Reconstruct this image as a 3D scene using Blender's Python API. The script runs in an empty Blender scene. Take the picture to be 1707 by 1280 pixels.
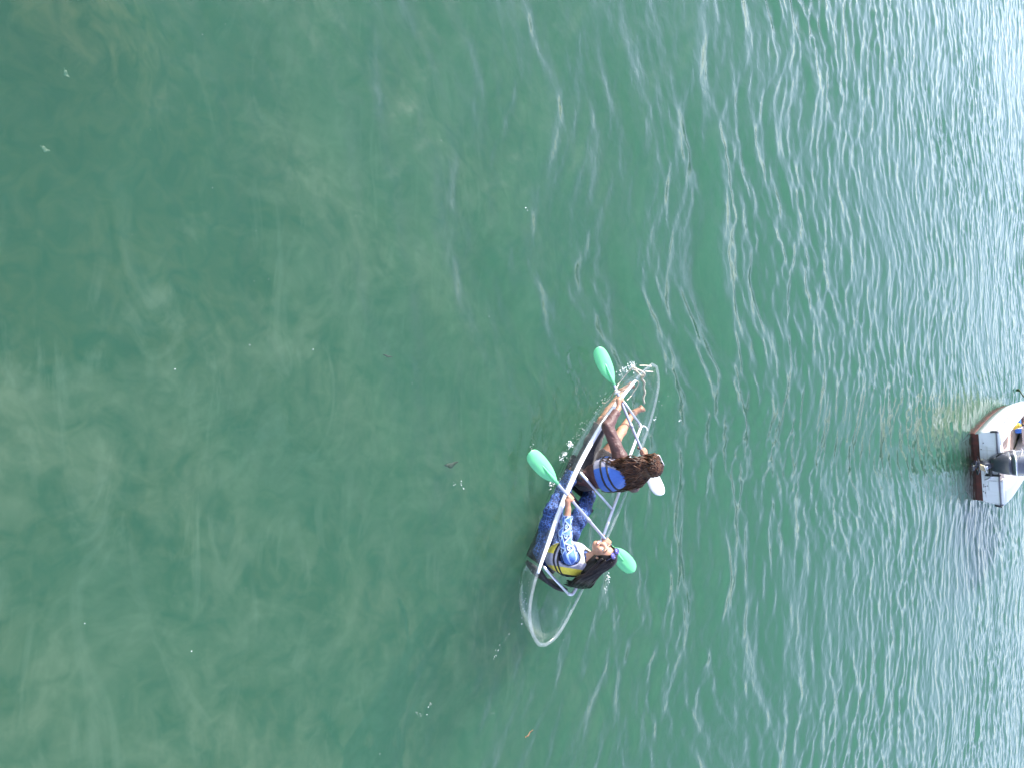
import bpy, math, random
import numpy as np
from mathutils import Vector, Matrix

R = math.radians
random.seed(7)
rng = np.random.default_rng(11)
scene = bpy.context.scene
col = scene.collection

# ------------------------------------------------------------------ camera, sky, sun, exposure
CAM_H, PITCH, FOCAL = 5.07, R(46.0), 1184.0          # drone height (m), downward pitch, focal length in photo pixels
cam_d = bpy.data.cameras.new("camera")
cam = bpy.data.objects.new("camera", cam_d)
col.objects.link(cam)
cs, cc = math.sin(PITCH), math.cos(PITCH)
# the photograph is turned a quarter turn: its right-hand side is the far side
cam.matrix_world = Matrix(((0, -1, 0, 0), (cs, 0, -cc, 0), (cc, 0, cs, CAM_H), (0, 0, 0, 1)))
cam_d.sensor_width = 36.0
cam_d.lens = 36.0 * FOCAL / 1707.0
cam_d.clip_start, cam_d.clip_end = 0.05, 9000.0
scene.camera = cam

SUN_DIR = Vector((-0.76, 0.24, 0.60)).normalized()   # towards the sun
sun_el = math.asin(SUN_DIR.z)
sun_az = math.atan2(SUN_DIR.x, SUN_DIR.y)            # clockwise from +Y
world = bpy.data.worlds.new("World")
scene.world = world
world.use_nodes = True
wn, wl = world.node_tree.nodes, world.node_tree.links
wn.clear()
sky = wn.new("ShaderNodeTexSky")
sky.sky_type = 'NISHITA'
sky.sun_disc = False
sky.sun_elevation, sky.sun_rotation = sun_el, sun_az
sky.altitude, sky.air_density, sky.dust_density, sky.ozone_density = 0.0, 0.95, 0.8, 2.6
bg = wn.new("ShaderNodeBackground")
bg.inputs["Strength"].default_value = 0.13
wo = wn.new("ShaderNodeOutputWorld")
hz_ = wn.new("ShaderNodeHueSaturation")               # milky, hazy day: paler than a clear blue sky
hz_.inputs["Hue"].default_value, hz_.inputs["Saturation"].default_value, hz_.inputs["Value"].default_value = 0.518, 0.76, 1.0
wl.new(sky.outputs[0], hz_.inputs["Color"])
wl.new(hz_.outputs[0], bg.inputs[0])
wl.new(bg.outputs[0], wo.inputs[0])

sun_d = bpy.data.lights.new("sun", 'SUN')
sun_d.energy, sun_d.angle, sun_d.color = 2.9, R(0.53), (1.0, 0.955, 0.89)
sun = bpy.data.objects.new("sun", sun_d)
col.objects.link(sun)
sun.rotation_euler = SUN_DIR.to_track_quat('Z', 'Y').to_euler()

scene.view_settings.view_transform = 'Standard'
scene.view_settings.look = 'None'
scene.view_settings.exposure = 2.05
scene.view_settings.gamma = 1.0
scene.view_settings.use_curve_mapping = False
scene.render.engine = 'CYCLES'
scene.cycles.use_denoising = True
scene.cycles.denoiser = 'OPENIMAGEDENOISE'
scene.cycles.max_bounces = 9
scene.cycles.diffuse_bounces = 3
scene.cycles.glossy_bounces = 4
scene.cycles.transmission_bounces = 4
scene.cycles.transparent_max_bounces = 24
scene.cycles.volume_bounces = 2
scene.cycles.sample_clamp_indirect = 6.0
scene.cycles.sample_clamp_direct = 14.0
scene.cycles.use_adaptive_sampling = True
scene.cycles.adaptive_threshold = 0.012
scene.cycles.caustics_reflective = False
scene.cycles.caustics_refractive = False

# ------------------------------------------------------------------ helpers
def bp(px, py, z):
    """photo pixel + height -> world point (used only to read positions off the photograph)"""
    u, v = (px - 853.5) / FOCAL, (py - 640.0) / FOCAL
    t = (CAM_H - z) / (cs - u * cc)
    return np.array([v * t, (cc + u * cs) * t, z])

def tag(o, label=None, cat=None, group=None, kind=None):
    if label: o["label"] = label
    if cat: o["category"] = cat
    if group: o["group"] = group
    if kind: o["kind"] = kind
    return o

def empty(name, loc, rz=0.0):
    o = bpy.data.objects.new(name, None)
    o.empty_display_size = 0.1
    o.location = loc
    o.rotation_euler = (0, 0, rz)
    col.objects.link(o)
    return o

def link(name, me, mats, parent=None, smooth=True):
    o = bpy.data.objects.new(name, me)
    col.objects.link(o)
    for m in (mats if isinstance(mats, (list, tuple)) else [mats]):
        me.materials.append(m)
    if smooth and len(me.polygons):
        me.polygons.foreach_set("use_smooth", np.ones(len(me.polygons), dtype=bool))
    if parent: o.parent = parent
    return o

def np_mesh(name, verts, faces, mat_idx=None):
    me = bpy.data.meshes.new(name)
    verts = np.asarray(verts, dtype=np.float32)
    faces = np.asarray(faces, dtype=np.int32)
    n = faces.shape[1]
    me.vertices.add(len(verts)); me.vertices.foreach_set("co", verts.ravel())
    me.loops.add(faces.size); me.loops.foreach_set("vertex_index", faces.ravel())
    me.polygons.add(len(faces))
    me.polygons.foreach_set("loop_start", np.arange(0, faces.size, n, dtype=np.int32))
    if mat_idx is not None:
        me.polygons.foreach_set("material_index", np.asarray(mat_idx, dtype=np.int32))
    me.update(calc_edges=True)
    me.validate()
    return me

class MB:
    """collects verts and polygons (in the thing's own coordinates) and links them as ONE mesh object"""
    def __init__(self): self.v, self.f, self.m = [], [], []
    def add(self, vs, fs, mi=0):
        k = len(self.v)
        self.v += [tuple(map(float, p)) for p in vs]
        self.f += [tuple(k + i for i in f) for f in fs]
        self.m += [mi] * len(fs)
        return self
    def box(self, c, s, rot=None, mi=0, taper=1.0):
        vs = []
        for z in (-.5, .5):
            t = taper if z > 0 else 1.0
            for x, y in ((-.5, -.5), (.5, -.5), (.5, .5), (-.5, .5)):
                p = Vector((x * s[0] * t, y * s[1] * t, z * s[2]))
                if rot is not None: p = rot @ p
                vs.append(p + Vector(c))
        return self.add(vs, [(3, 2, 1, 0), (4, 5, 6, 7), (0, 1, 5, 4), (1, 2, 6, 5), (2, 3, 7, 6), (3, 0, 4, 7)], mi)
    def tube(self, pts, r, n=10, mi=0, closed=False, cap=True, flat=1.0, up=None):
        pts = [Vector(p) for p in pts]
        N = len(pts)
        rs = list(r) if hasattr(r, '__len__') else [r] * N
        rings, prev = [], Vector(up) if up is not None else None
        for i, p in enumerate(pts):
            a = pts[(i - 1) % N] if (closed or i) else p
            b = pts[(i + 1) % N] if (closed or i < N - 1) else p
            t = (b - a)
            if t.length < 1e-9: t = Vector((0, 0, 1))
            t.normalize()
            if prev is None: prev = t.orthogonal()
            nrm = prev - t * prev.dot(t)
            if nrm.length < 1e-6: nrm = t.orthogonal()
            nrm.normalize()
            if up is None: prev = nrm
            bi = t.cross(nrm)
            rings.append([p + (nrm * math.cos(2 * math.pi * k / n) * flat + bi * math.sin(2 * math.pi * k / n)) * rs[i] for k in range(n)])
        vs = [q for rg in rings for q in rg]
        fs = []
        for i in range(N if closed else N - 1):
            j = (i + 1) % N
            for k in range(n):
                l = (k + 1) % n
                fs.append((i * n + k, i * n + l, j * n + l, j * n + k))
        if not closed and cap:
            fs.append(tuple(range(n - 1, -1, -1)))
            fs.append(tuple((N - 1) * n + k for k in range(n)))
        return self.add(vs, fs, mi)
    def loft(self, rings, mi=0, closed=True, cap=True):
        n, N = len(rings[0]), len(rings)
        vs = [q for rg in rings for q in rg]
        fs = []
        for i in range(N - 1):
            for k in range(n if closed else n - 1):
                l = (k + 1) % n
                fs.append((i * n + k, i * n + l, (i + 1) * n + l, (i + 1) * n + k))
        if cap and closed:
            fs.append(tuple(range(n - 1, -1, -1)))
            fs.append(tuple((N - 1) * n + k for k in range(n)))
        return self.add(vs, fs, mi)
    def ball(self, c, r, n=10, m=7, mi=0, rot=None):
        r = r if hasattr(r, '__len__') else (r, r, r)
        vs, fs = [], []
        for i in range(m + 1):
            th = math.pi * i / m
            for k in range(n):
                ph = 2 * math.pi * k / n
                p = Vector((r[0] * math.sin(th) * math.cos(ph), r[1] * math.sin(th) * math.sin(ph), r[2] * math.cos(th)))
                if rot is not None: p = rot @ p
                vs.append(p + Vector(c))
        for i in range(m):
            for k in range(n):
                l = (k + 1) % n
                fs.append((i * n + k, (i + 1) * n + k, (i + 1) * n + l, i * n + l))
        return self.add(vs, fs, mi)
    def build(self, name, mats, parent=None, smooth=True, bevel=None, sub=0, solid=None, auto=None):
        me = bpy.data.meshes.new(name)
        me.from_pydata(self.v, [], self.f)
        me.polygons.foreach_set("material_index", np.array(self.m, dtype=np.int32))
        me.update()
        o = link(name, me, mats, parent, smooth)
        if solid:
            md = o.modifiers.new("solid", 'SOLIDIFY'); md.thickness = solid; md.offset = 0
        if bevel:
            md = o.modifiers.new("bevel", 'BEVEL'); md.width = bevel; md.segments = 2; md.limit_method = 'ANGLE'; md.angle_limit = R(40)
            md.harden_normals = False
        if sub:
            md = o.modifiers.new("sub", 'SUBSURF'); md.levels = sub; md.render_levels = sub
        return o

def spline(pts, n, closed=False):
    """Catmull-Rom through pts, n samples per span"""
    P = [np.array(p, dtype=float) for p in pts]
    N = len(P); out = []
    for i in range(N if closed else N - 1):
        if closed: p0, p1, p2, p3 = P[(i - 1) % N], P[i], P[(i + 1) % N], P[(i + 2) % N]
        else:
            p1, p2 = P[i], P[i + 1]
            p0 = P[i - 1] if i else 2 * p1 - p2
            p3 = P[i + 2] if i + 2 < N else 2 * p2 - p1
        for k in range(n):
            t = k / n
            out.append(.5 * (2 * p1 + (p2 - p0) * t + (2 * p0 - 5 * p1 + 4 * p2 - p3) * t * t + (3 * p1 - p0 - 3 * p2 + p3) * t ** 3))
    if not closed: out.append(P[-1])
    return out

# ------------------------------------------------------------------ materials
def new_mat(name):
    m = bpy.data.materials.new(name)
    m.use_nodes = True
    nt = m.node_tree
    nt.nodes.clear()
    out = nt.nodes.new("ShaderNodeOutputMaterial")
    return m, nt, out

def N(nt, typ, **kw):
    n = nt.nodes.new(typ)
    for k, v in kw.items():
        if k.startswith("i_"):
            key = k[2:]
            key = int(key) if key.isdigit() else key.replace("_", " ")
            n.inputs[key].default_value = v
        else: setattr(n, k, v)
    return n

def ramp(nt, stops, fac=None):
    r = nt.nodes.new("ShaderNodeValToRGB")
    e = r.color_ramp.elements
    while len(e) < len(stops): e.new(0.5)
    for el, (p, c) in zip(e, stops):
        el.position = p
        el.color = (c, c, c, 1) if not hasattr(c, '__len__') else (*c, 1)
    if fac is not None: nt.links.new(fac, r.inputs[0])
    return r

def mth(nt, op, a, b=None, c=None, clamp=False):
    n = nt.nodes.new("ShaderNodeMath"); n.operation = op; n.use_clamp = clamp
    for i, x in enumerate((a, b, c)):
        if x is None: continue
        if isinstance(x, (int, float)): n.inputs[i].default_value = x
        else: nt.links.new(x, n.inputs[i])
    return n.outputs[0]

def mixc(nt, fac, a, b, blend='MIX'):
    n = nt.nodes.new("ShaderNodeMix"); n.data_type = 'RGBA'; n.blend_type = blend
    for s, x in ((n.inputs[0], fac), (n.inputs[6], a), (n.inputs[7], b)):
        if isinstance(x, (int, float)): s.default_value = x
        elif isinstance(x, tuple): s.default_value = (*x, 1)
        else: nt.links.new(x, s)
    return n.outputs[2]

def pmat(name, color, rough=0.5, metal=0.0, spec=0.5, var=0.0, scale=30.0, bump=0.0, bscale=60.0, sheen=0.0, coat=0.0, sss=0.0, vcol=None):
    """principled material with a little noise in colour and relief"""
    m, nt, out = new_mat(name)
    b = N(nt, "ShaderNodeBsdfPrincipled")
    b.inputs["Roughness"].default_value = rough
    b.inputs["Metallic"].default_value = metal
    b.inputs["Specular IOR Level"].default_value = spec
    if sheen: b.inputs["Sheen Weight"].default_value = sheen
    if coat: b.inputs["Coat Weight"].default_value = coat
    if sss:
        b.inputs["Subsurface Weight"].default_value = sss
        b.inputs["Subsurface Radius"].default_value = (0.012, 0.005, 0.003)
    tc = N(nt, "ShaderNodeTexCoord")
    if var or vcol:
        nz = N(nt, "ShaderNodeTexNoise", i_Scale=scale, i_Detail=5.0)
        nt.links.new(tc.outputs["Object"], nz.inputs["Vector"])
        c2 = vcol if vcol else tuple(max(0, c * (1 - var)) for c in color)
        c1 = color if vcol else tuple(min(1, c * (1 + var)) for c in color)
        rp = ramp(nt, [(.35, c2), (.65, c1)], nz.outputs[0])
        nt.links.new(rp.outputs[0], b.inputs["Base Color"])
    else:
        b.inputs["Base Color"].default_value = (*color, 1)
    if bump:
        nb = N(nt, "ShaderNodeTexNoise", i_Scale=bscale, i_Detail=4.0)
        nt.links.new(tc.outputs["Object"], nb.inputs["Vector"])
        bn = N(nt, "ShaderNodeBump", i_Strength=min(1.0, bump), i_Distance=0.01)
        nt.links.new(nb.outputs[0], bn.inputs["Height"])
        nt.links.new(bn.outputs[0], b.inputs["Normal"])
    nt.links.new(b.outputs[0], out.inputs[0])
    return m

# ------------------------------------------------------------------ kayak outline (read off the photograph), local frame: x = bow, y = port, z = up
K_BOW, K_STERN = bp(1090, 609, .3), bp(900, 1074, .3)
_ax = (K_BOW - K_STERN)[:2]
K_LEN = float(np.hypot(*_ax)); _a = _ax / K_LEN
K_MID = (K_BOW + K_STERN)[:2] / 2
K_ROT = math.atan2(_a[1], _a[0])
_l = np.array([-_a[1], _a[0]])

def kl(px, py, z):
    """photo pixel + height -> kayak frame"""
    d = bp(px, py, z)[:2] - K_MID
    return np.array([d @ _a, d @ _l, z])

def rim_z(y, x): return .27 + .06 * (-y) / .4 * 0.8 + .035 * (abs(x) / 1.65) ** 3
_left = [(897, 1073, .30), (889, 1063, .29), (883.5, 1045, .275), (882, 1022, .262), (884, 1000, .252), (890, 975, .243), (899, 944, .236), (912, 908, .229), (924, 873, .224), (936, 840, .222), (949, 809, .222), (964, 776, .222),
         (979, 748, .223), (995, 720, .226), (1012, 694, .232), (1031, 668, .24), (1052, 642, .26), (1070, 622, .285), (1080, 611.5, .30), (1087, 607.5, .315)]
_right = [(910, 1074.5, .315), (919, 1070, .32), (930, 1059, .325), (944, 1035, .325), (967, 989, .325), (992, 938, .325), (1016, 887, .325), (1033, 848, .325), (1047, 811, .325), (1060, 774, .325), (1072, 739, .325), (1083, 706, .325), (1092, 674, .33), (1098, 645, .335), (1098.5, 624, .335), (1094, 611, .325)]
RIM_L = spline([kl(*q) for q in _left], 6)
RIM_R = spline([kl(*q) for q in _right], 6)
def _resample(P, n):
    P = np.array(P); s = np.r_[0, np.cumsum(np.linalg.norm(np.diff(P, axis=0), axis=1))]
    t = np.linspace(0, s[-1], n)
    return np.stack([np.interp(t, s, P[:, i]) for i in range(3)], 1)
_tip0, _tip1 = (RIM_L[0] + RIM_R[0]) / 2, (RIM_L[-1] + RIM_R[-1]) / 2
NST = 90
RL = _resample([_tip0] + RIM_L + [_tip1], NST)
RR = _resample([_tip0] + RIM_R + [_tip1], NST)
# light smoothing of the hand-read outline, ends kept
for _ in range(10):
    for A in (RL, RR):
        A[2:-2] = (A[1:-3] + 2 * A[2:-2] + A[3:-1]) / 4
HULL_N = 3.6
def keel_z(x): return -.095 + .40 * np.abs(x / 1.66) ** 6
def hull_ring(i, m=28):
    L, Rr = RL[i], RR[i]
    c, h = (L + Rr) / 2, (Rr - L) / 2
    zb = min(float(keel_z(c[0])), min(L[2], Rr[2]) - .004)
    out = []
    for k in range(m + 1):
        ph = math.pi * k / m
        q = -math.copysign(abs(math.cos(ph)) ** (2 / HULL_N), math.cos(ph))
        d = abs(math.sin(ph)) ** (2 / HULL_N)
        p = c + h * q
        p[2] = p[2] * (1 - d) + zb * d if d < 1 else zb
        out.append(p)
    return out
def hull_depth(X, Y):
    """outer hull height over world points (nan outside the outline) - used to sink the water surface round the hull"""
    dx, dy = X - K_MID[0], Y - K_MID[1]
    a, l = dx * _a[0] + dy * _a[1], dx * _l[0] + dy * _l[1]
    yl, yr = np.interp(a, RL[:, 0], RL[:, 1]), np.interp(a, RR[:, 0], RR[:, 1])
    zl, zr = np.interp(a, RL[:, 0], RL[:, 2]), np.interp(a, RR[:, 0], RR[:, 2])
    c, h = (yl + yr) / 2, np.maximum((yl - yr) / 2, 1e-3)
    q = np.abs((l - c) / (h + .012))
    ok = (q < 1) & (np.abs(a) < 1.64)
    d = (1 - np.minimum(q, 1) ** HULL_N) ** (1 / HULL_N)
    z = (zl + zr) / 2 * (1 - d) + keel_z(a) * d
    return np.where(ok, z, np.nan)

# ------------------------------------------------------------------ water
_ncomp = 130
_lam = np.exp(rng.uniform(np.log(.15), np.log(2.0), _ncomp))
_th = R(95) + rng.normal(0, 1, _ncomp) * np.where(_lam < .5, R(38), R(27))
_ph = rng.uniform(0, 2 * np.pi, _ncomp)
WAVE_SLOPE = 0.15
_amp = WAVE_SLOPE * math.sqrt(2 / _ncomp) * _lam / (2 * np.pi) * np.where(_lam > 1.3, .8, 1.0)
def wave(X, Y, cell=0.02):
    Z = np.zeros_like(X)
    # slow warp so that crests wander
    Xw = X + .25 * np.sin(.9 * Y + 1.3) + .18 * np.sin(1.7 * X - .8 * Y)
    Yw = Y + .22 * np.sin(1.1 * X + .4 * Y + .5) + .12 * np.sin(2.3 * X - 1.9)
    gust = .8 + .35 * np.sin(.55 * X + .3 * Y + 2.0) * np.sin(.42 * Y - .25 * X + .6)
    t = np.clip((Y + .25 * np.abs(X) - 2.4) / 3.6, 0, 1)
    gust = gust * (.50 + .62 * t * t * (3 - 2 * t))          # glassy water close in, ruffled further out
    gust = gust * (1.44 - .64 * np.clip((Y - 8.0) / 10.0, 0, 1))
    t = np.clip((Y - 6.0) / 9.0, 0, 1); fine = .80 + .48 * t * t * (3 - 2 * t)          # fine chop only further out
    for lam, th, ph, am in zip(_lam, _th, _ph, _amp):
        k = 2 * np.pi / lam
        f = np.clip((lam / np.maximum(cell, 1e-6) - 2.6) / 2.4, 0, 1)
        s = np.sin(k * (Xw * math.cos(th) + Yw * math.sin(th)) + ph)
        if lam < .50: f = f * fine
        elif lam > .75: f = f * (1 - .45 * t * t * (3 - 2 * t))
        Z += am * f * (s + .22 * (s * s - .5) * 2)
    # small wake ripples spreading from the kayak
    dx, dy = X - K_MID[0], Y - K_MID[1]
    a, l = dx * _a[0] + dy * _a[1], dx * _l[0] + dy * _l[1]
    d = np.hypot(np.maximum(np.abs(a + .15) - 1.45, 0), l * (1 + .12 * a))
    rip = np.sin(2 * np.pi * d / .125 + .9 * np.sin(2.1 * a + 1) + .7 * np.sin(5.3 * a)) * np.exp(-((d - .62) / .34) ** 2)
    Z += .0016 * rip * (.55 + .45 * np.sin(1.7 * a + .6)) * (cell < .05)
    return Z * gust

def graded(segs, lo, hi):
    """segs: list of (start, stop, step); geometric growth outside to lo / hi"""
    xs = []
    for a, b, st in segs:
        xs += list(np.linspace(a, b, max(2, int(round((b - a) / st))) + 1))
    xs = sorted(set(np.round(xs, 5)))
    st = segs[-1][2] * 1.6; x = xs[-1]
    while x < hi: x += st; xs.append(x); st *= 1.35
    st = segs[0][2] * 1.6; x = xs[0]; pre = []
    while x > lo: x -= st; pre.append(x); st *= 1.35
    return np.array(pre[::-1] + xs)

gx = graded([(-14.5, -.35, .045), (-.35, 2.85, .018), (2.85, 14.5, .045)], -2500, 2500)
gy = graded([(-.6, 4.3, .035), (4.3, 7.7, .018), (7.7, 31.0, .04)], -1200, 5000)
GX, GY = np.meshgrid(gx, gy)
_cx, _cy = np.gradient(gx), np.gradient(gy)
CELL = np.maximum(*np.meshgrid(_cx, _cy))
WZ = wave(GX, GY, CELL)
HD = hull_depth(GX, GY)
_in = ~np.isnan(HD) & (HD - .010 < WZ)
WZ = np.where(_in, HD - .010, WZ)
CAV = _in.astype(np.float32)
ny, nx = GX.shape
_id = np.arange(nx * ny).reshape(ny, nx)
_wf = np.stack([_id[:-1, :-1], _id[:-1, 1:], _id[1:, 1:], _id[1:, :-1]], -1).reshape(-1, 4)
_wv = np.stack([GX, GY, WZ], -1).reshape(-1, 3)
_k = len(_wv)
_x0, _x1, _y0, _y1, _zb = gx[0], gx[-1], gy[0], gy[-1], -9.0
_wv = np.vstack([_wv, [(_x0, _y0, _zb), (_x1, _y0, _zb), (_x1, _y1, _zb), (_x0, _y1, _zb)]])
c00, c10, c11, c01 = _id[0, 0], _id[0, -1], _id[-1, -1], _id[-1, 0]
_wf = np.vstack([_wf, [(_k + 3, _k + 2, _k + 1, _k), (c00, _k, _k + 1, c10), (c10, _k + 1, _k + 2, c11), (c11, _k + 2, _k + 3, c01), (c01, _k + 3, _k, c00)]])
# (the side walls start at the flat outer edge of the sheet, far beyond the horizon)
water_me = np_mesh("water", _wv, _wf)
_at = water_me.attributes.new("cavity", 'FLOAT', 'POINT')
_at.data.foreach_set("value", np.r_[CAV.ravel(), np.zeros(4, np.float32)])

m_water, nt, out = new_mat("sea_water")
geo = N(nt, "ShaderNodeNewGeometry")
mp = N(nt, "ShaderNodeMapping"); mp.inputs["Scale"].default_value = (1.0, 1.25, 1.0)
nt.links.new(geo.outputs["Position"], mp.inputs["Vector"])
n1 = N(nt, "ShaderNodeTexNoise", i_Scale=5.5, i_Detail=3.0, i_Roughness=.55, i_Distortion=.4)
n2 = N(nt, "ShaderNodeTexNoise", i_Scale=16.0, i_Detail=2.0, i_Roughness=.5)
for q in (n1, n2): nt.links.new(mp.outputs[0], q.inputs["Vector"])
hsum = mth(nt, 'ADD', mth(nt, 'MULTIPLY', n1.outputs[0], .009), mth(nt, 'MULTIPLY', n2.outputs[0], .0016))
bmp = N(nt, "ShaderNodeBump", i_Strength=1.0, i_Distance=1.0)
nt.links.new(hsum, bmp.inputs["Height"])
fr = N(nt, "ShaderNodeFresnel", i_IOR=1.333)
nt.links.new(bmp.outputs[0], fr.inputs["Normal"])
cav = N(nt, "ShaderNodeAttribute", attribute_name="cavity")
front = mth(nt, 'SUBTRACT', 1.0, geo.outputs["Backfacing"])
fac = mth(nt, 'MULTIPLY', mth(nt, 'MULTIPLY', fr.outputs[0], front), mth(nt, 'SUBTRACT', 1.0, cav.outputs["Fac"]))
tr = N(nt, "ShaderNodeBsdfTransparent")
# the view ray is not bent at the surface here, so the body colour is scaled by what bending it would give: (m0 + mu) / (m0 + mu')
dt = N(nt, "ShaderNodeVectorMath", operation='DOT_PRODUCT')
nt.links.new(geo.outputs["Incoming"], dt.inputs[0]); nt.links.new(geo.outputs["Normal"], dt.inputs[1])
mu = mth(nt, 'ABSOLUTE', dt.outputs["Value"])
mu2 = mth(nt, 'SQRT', mth(nt, 'SUBTRACT', 1.0, mth(nt, 'DIVIDE', mth(nt, 'SUBTRACT', 1.0, mth(nt, 'MULTIPLY', mu, mu)), 1.777)))
body_f = mth(nt, 'DIVIDE', mth(nt, 'ADD', mu, .5), mth(nt, 'ADD', mu2, .5))
plain = mth(nt, 'MAXIMUM', geo.outputs["Backfacing"], cav.outputs["Fac"])
body_f = mth(nt, 'ADD', mth(nt, 'MULTIPLY', body_f, mth(nt, 'SUBTRACT', 1.0, plain)), plain)
cmb = N(nt, "ShaderNodeCombineColor")
for q in range(3): nt.links.new(body_f, cmb.inputs[q])
nt.links.new(cmb.outputs[0], tr.inputs[0])
gl = N(nt, "ShaderNodeBsdfGlossy", i_Roughness=.014)
nt.links.new(bmp.outputs[0], gl.inputs["Normal"])
mx = N(nt, "ShaderNodeMixShader")
nt.links.new(fac, mx.inputs[0]); nt.links.new(tr.outputs[0], mx.inputs[1]); nt.links.new(gl.outputs[0], mx.inputs[2])
nt.links.new(mx.outputs[0], out.inputs[0])
# turbid green sea: one even medium
WATER_SC = (0.069, 0.214, 0.137)      # scattering per metre
WATER_AB = (0.58, 0.47, 0.545)     # absorption per metre
WATER_DENS = 0.68
vs_ = N(nt, "ShaderNodeVolumeScatter", i_Anisotropy=.0)
smax = max(WATER_SC); vs_.inputs["Color"].default_value = (*[c / smax for c in WATER_SC], 1); vs_.inputs["Density"].default_value = smax * WATER_DENS
va = N(nt, "ShaderNodeVolumeAbsorption")
amax = max(WATER_AB) ; va.inputs["Color"].default_value = (*[1 - c / amax for c in WATER_AB], 1); va.inputs["Density"].default_value = amax * WATER_DENS
ad = N(nt, "ShaderNodeAddShader")
nt.links.new(vs_.outputs[0], ad.inputs[0]); nt.links.new(va.outputs[0], ad.inputs[1])
nt.links.new(ad.outputs[0], out.inputs["Volume"])
try: m_water.cycles.homogeneous_volume = True
except Exception: pass
water = link("water", water_me, m_water)
tag(water, kind="structure")

# ------------------------------------------------------------------ seabed
sx = graded([(-7, 7, .14)], -2400, 2400); sy = graded([(-2.5, 9, .14)], -1100, 4900)
SX, SY = np.meshgrid(sx, sy)
SZ = -2.05 - .05 * np.clip(SY, 0, 40) + .10 * np.sin(1.3 * SX + .7 * SY) + .07 * np.sin(2.9 * SX - 1.7 * SY + 1) + .05 * np.sin(.6 * SX - 3.3 * SY + 2.1)
SZ = SZ + .95 * np.exp(-((SX + 2.7) ** 2 / 1.1 + (SY - 1.2) ** 2 / .9)) + .35 * np.exp(-((SX + .6) ** 2 / .5 + (SY - .5) ** 2 / .4))      # weed banks
SZ = np.clip(SZ, -7.5, -.9)
_n, _m = SX.shape
_id = np.arange(_n * _m).reshape(_n, _m)
seabed_me = np_mesh("seabed", np.stack([SX, SY, SZ], -1).reshape(-1, 3), np.stack([_id[:-1, :-1], _id[:-1, 1:], _id[1:, 1:], _id[1:, :-1]], -1).reshape(-1, 4))
m_bed, nt, out = new_mat("sand_and_weed")
geo = N(nt, "ShaderNodeNewGeometry")
na = N(nt, "ShaderNodeTexNoise", i_Scale=.7, i_Detail=6.0, i_Roughness=.6, i_Distortion=1.6)
nb = N(nt, "ShaderNodeTexNoise", i_Scale=1.5, i_Detail=4.0, i_Roughness=.5, i_Distortion=1.6)
nc = N(nt, "ShaderNodeTexNoise", i_Scale=4.0, i_Detail=4.0, i_Roughness=.5, i_Distortion=1.0)
for q in (na, nb, nc): nt.links.new(geo.outputs["Position"], q.inputs["Vector"])
sand = ramp(nt, [(.3, (.27, .27, .18)), (.7, (.48, .49, .36))], nc.outputs[0])
weed = ramp(nt, [(.35, (.02, .025, .014)), (.65, (.14, .12, .06))], nc.outputs[0])
msk = mth(nt, 'ADD', mth(nt, 'MULTIPLY', na.outputs[0], .6), mth(nt, 'MULTIPLY', nb.outputs[0], .5))
vd = N(nt, "ShaderNodeVectorMath", operation='DISTANCE'); vd.inputs[1].default_value = (-2.7, 1.1, -1.5)
nt.links.new(geo.outputs["Position"], vd.inputs[0])
msk = mth(nt, 'SUBTRACT', msk, ramp(nt, [(.1, .55), (.75, .0)], mth(nt, 'DIVIDE', vd.outputs["Value"], 4.0)).outputs[0])   # a weed meadow
mr = ramp(nt, [(.42, 0.0), (.70, 1.0)], msk)
bs = N(nt, "ShaderNodeBsdfDiffuse", i_Roughness=.5)
wm = N(nt, "ShaderNodeMapping"); wm.inputs["Scale"].default_value = (.55, 1.9, 1.0); wm.inputs["Rotation"].default_value = (0, 0, R(25))
nt.links.new(geo.outputs["Position"], wm.inputs["Vector"])
nd = N(nt, "ShaderNodeTexNoise", i_Scale=.9, i_Detail=5.0, i_Roughness=.55, i_Distortion=2.4)
nt.links.new(wm.outputs[0], nd.inputs["Vector"])
bank = ramp(nt, [(.25, 1.0), (.62, .0)], mth(nt, 'DIVIDE', vd.outputs["Value"], 4.0))
wisp_f = mth(nt, 'MULTIPLY', ramp(nt, [(.54, 0.0), (.74, .52)], nd.outputs[0]).outputs[0], mth(nt, 'SUBTRACT', 1.0, bank.outputs[0]))          # pale wisps of surface sheen, painted into the bed colour
nt.links.new(mixc(nt, wisp_f, mixc(nt, mr.outputs[0], weed.outputs[0], sand.outputs[0]), (.58, .62, .50)), bs.inputs[0])
nt.links.new(bs.outputs[0], out.inputs[0])
seabed = link("seabed", seabed_me, m_bed)
tag(seabed, kind="structure")

# ================================================================== THE CLEAR KAYAK
def k_world(p): return (float(K_MID[0] + _a[0] * p[0] + _l[0] * p[1]), float(K_MID[1] + _a[1] * p[0] + _l[1] * p[1]), float(p[2]))
def k_root(name, p0):
    return empty(name, k_world(p0), K_ROT)

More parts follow.
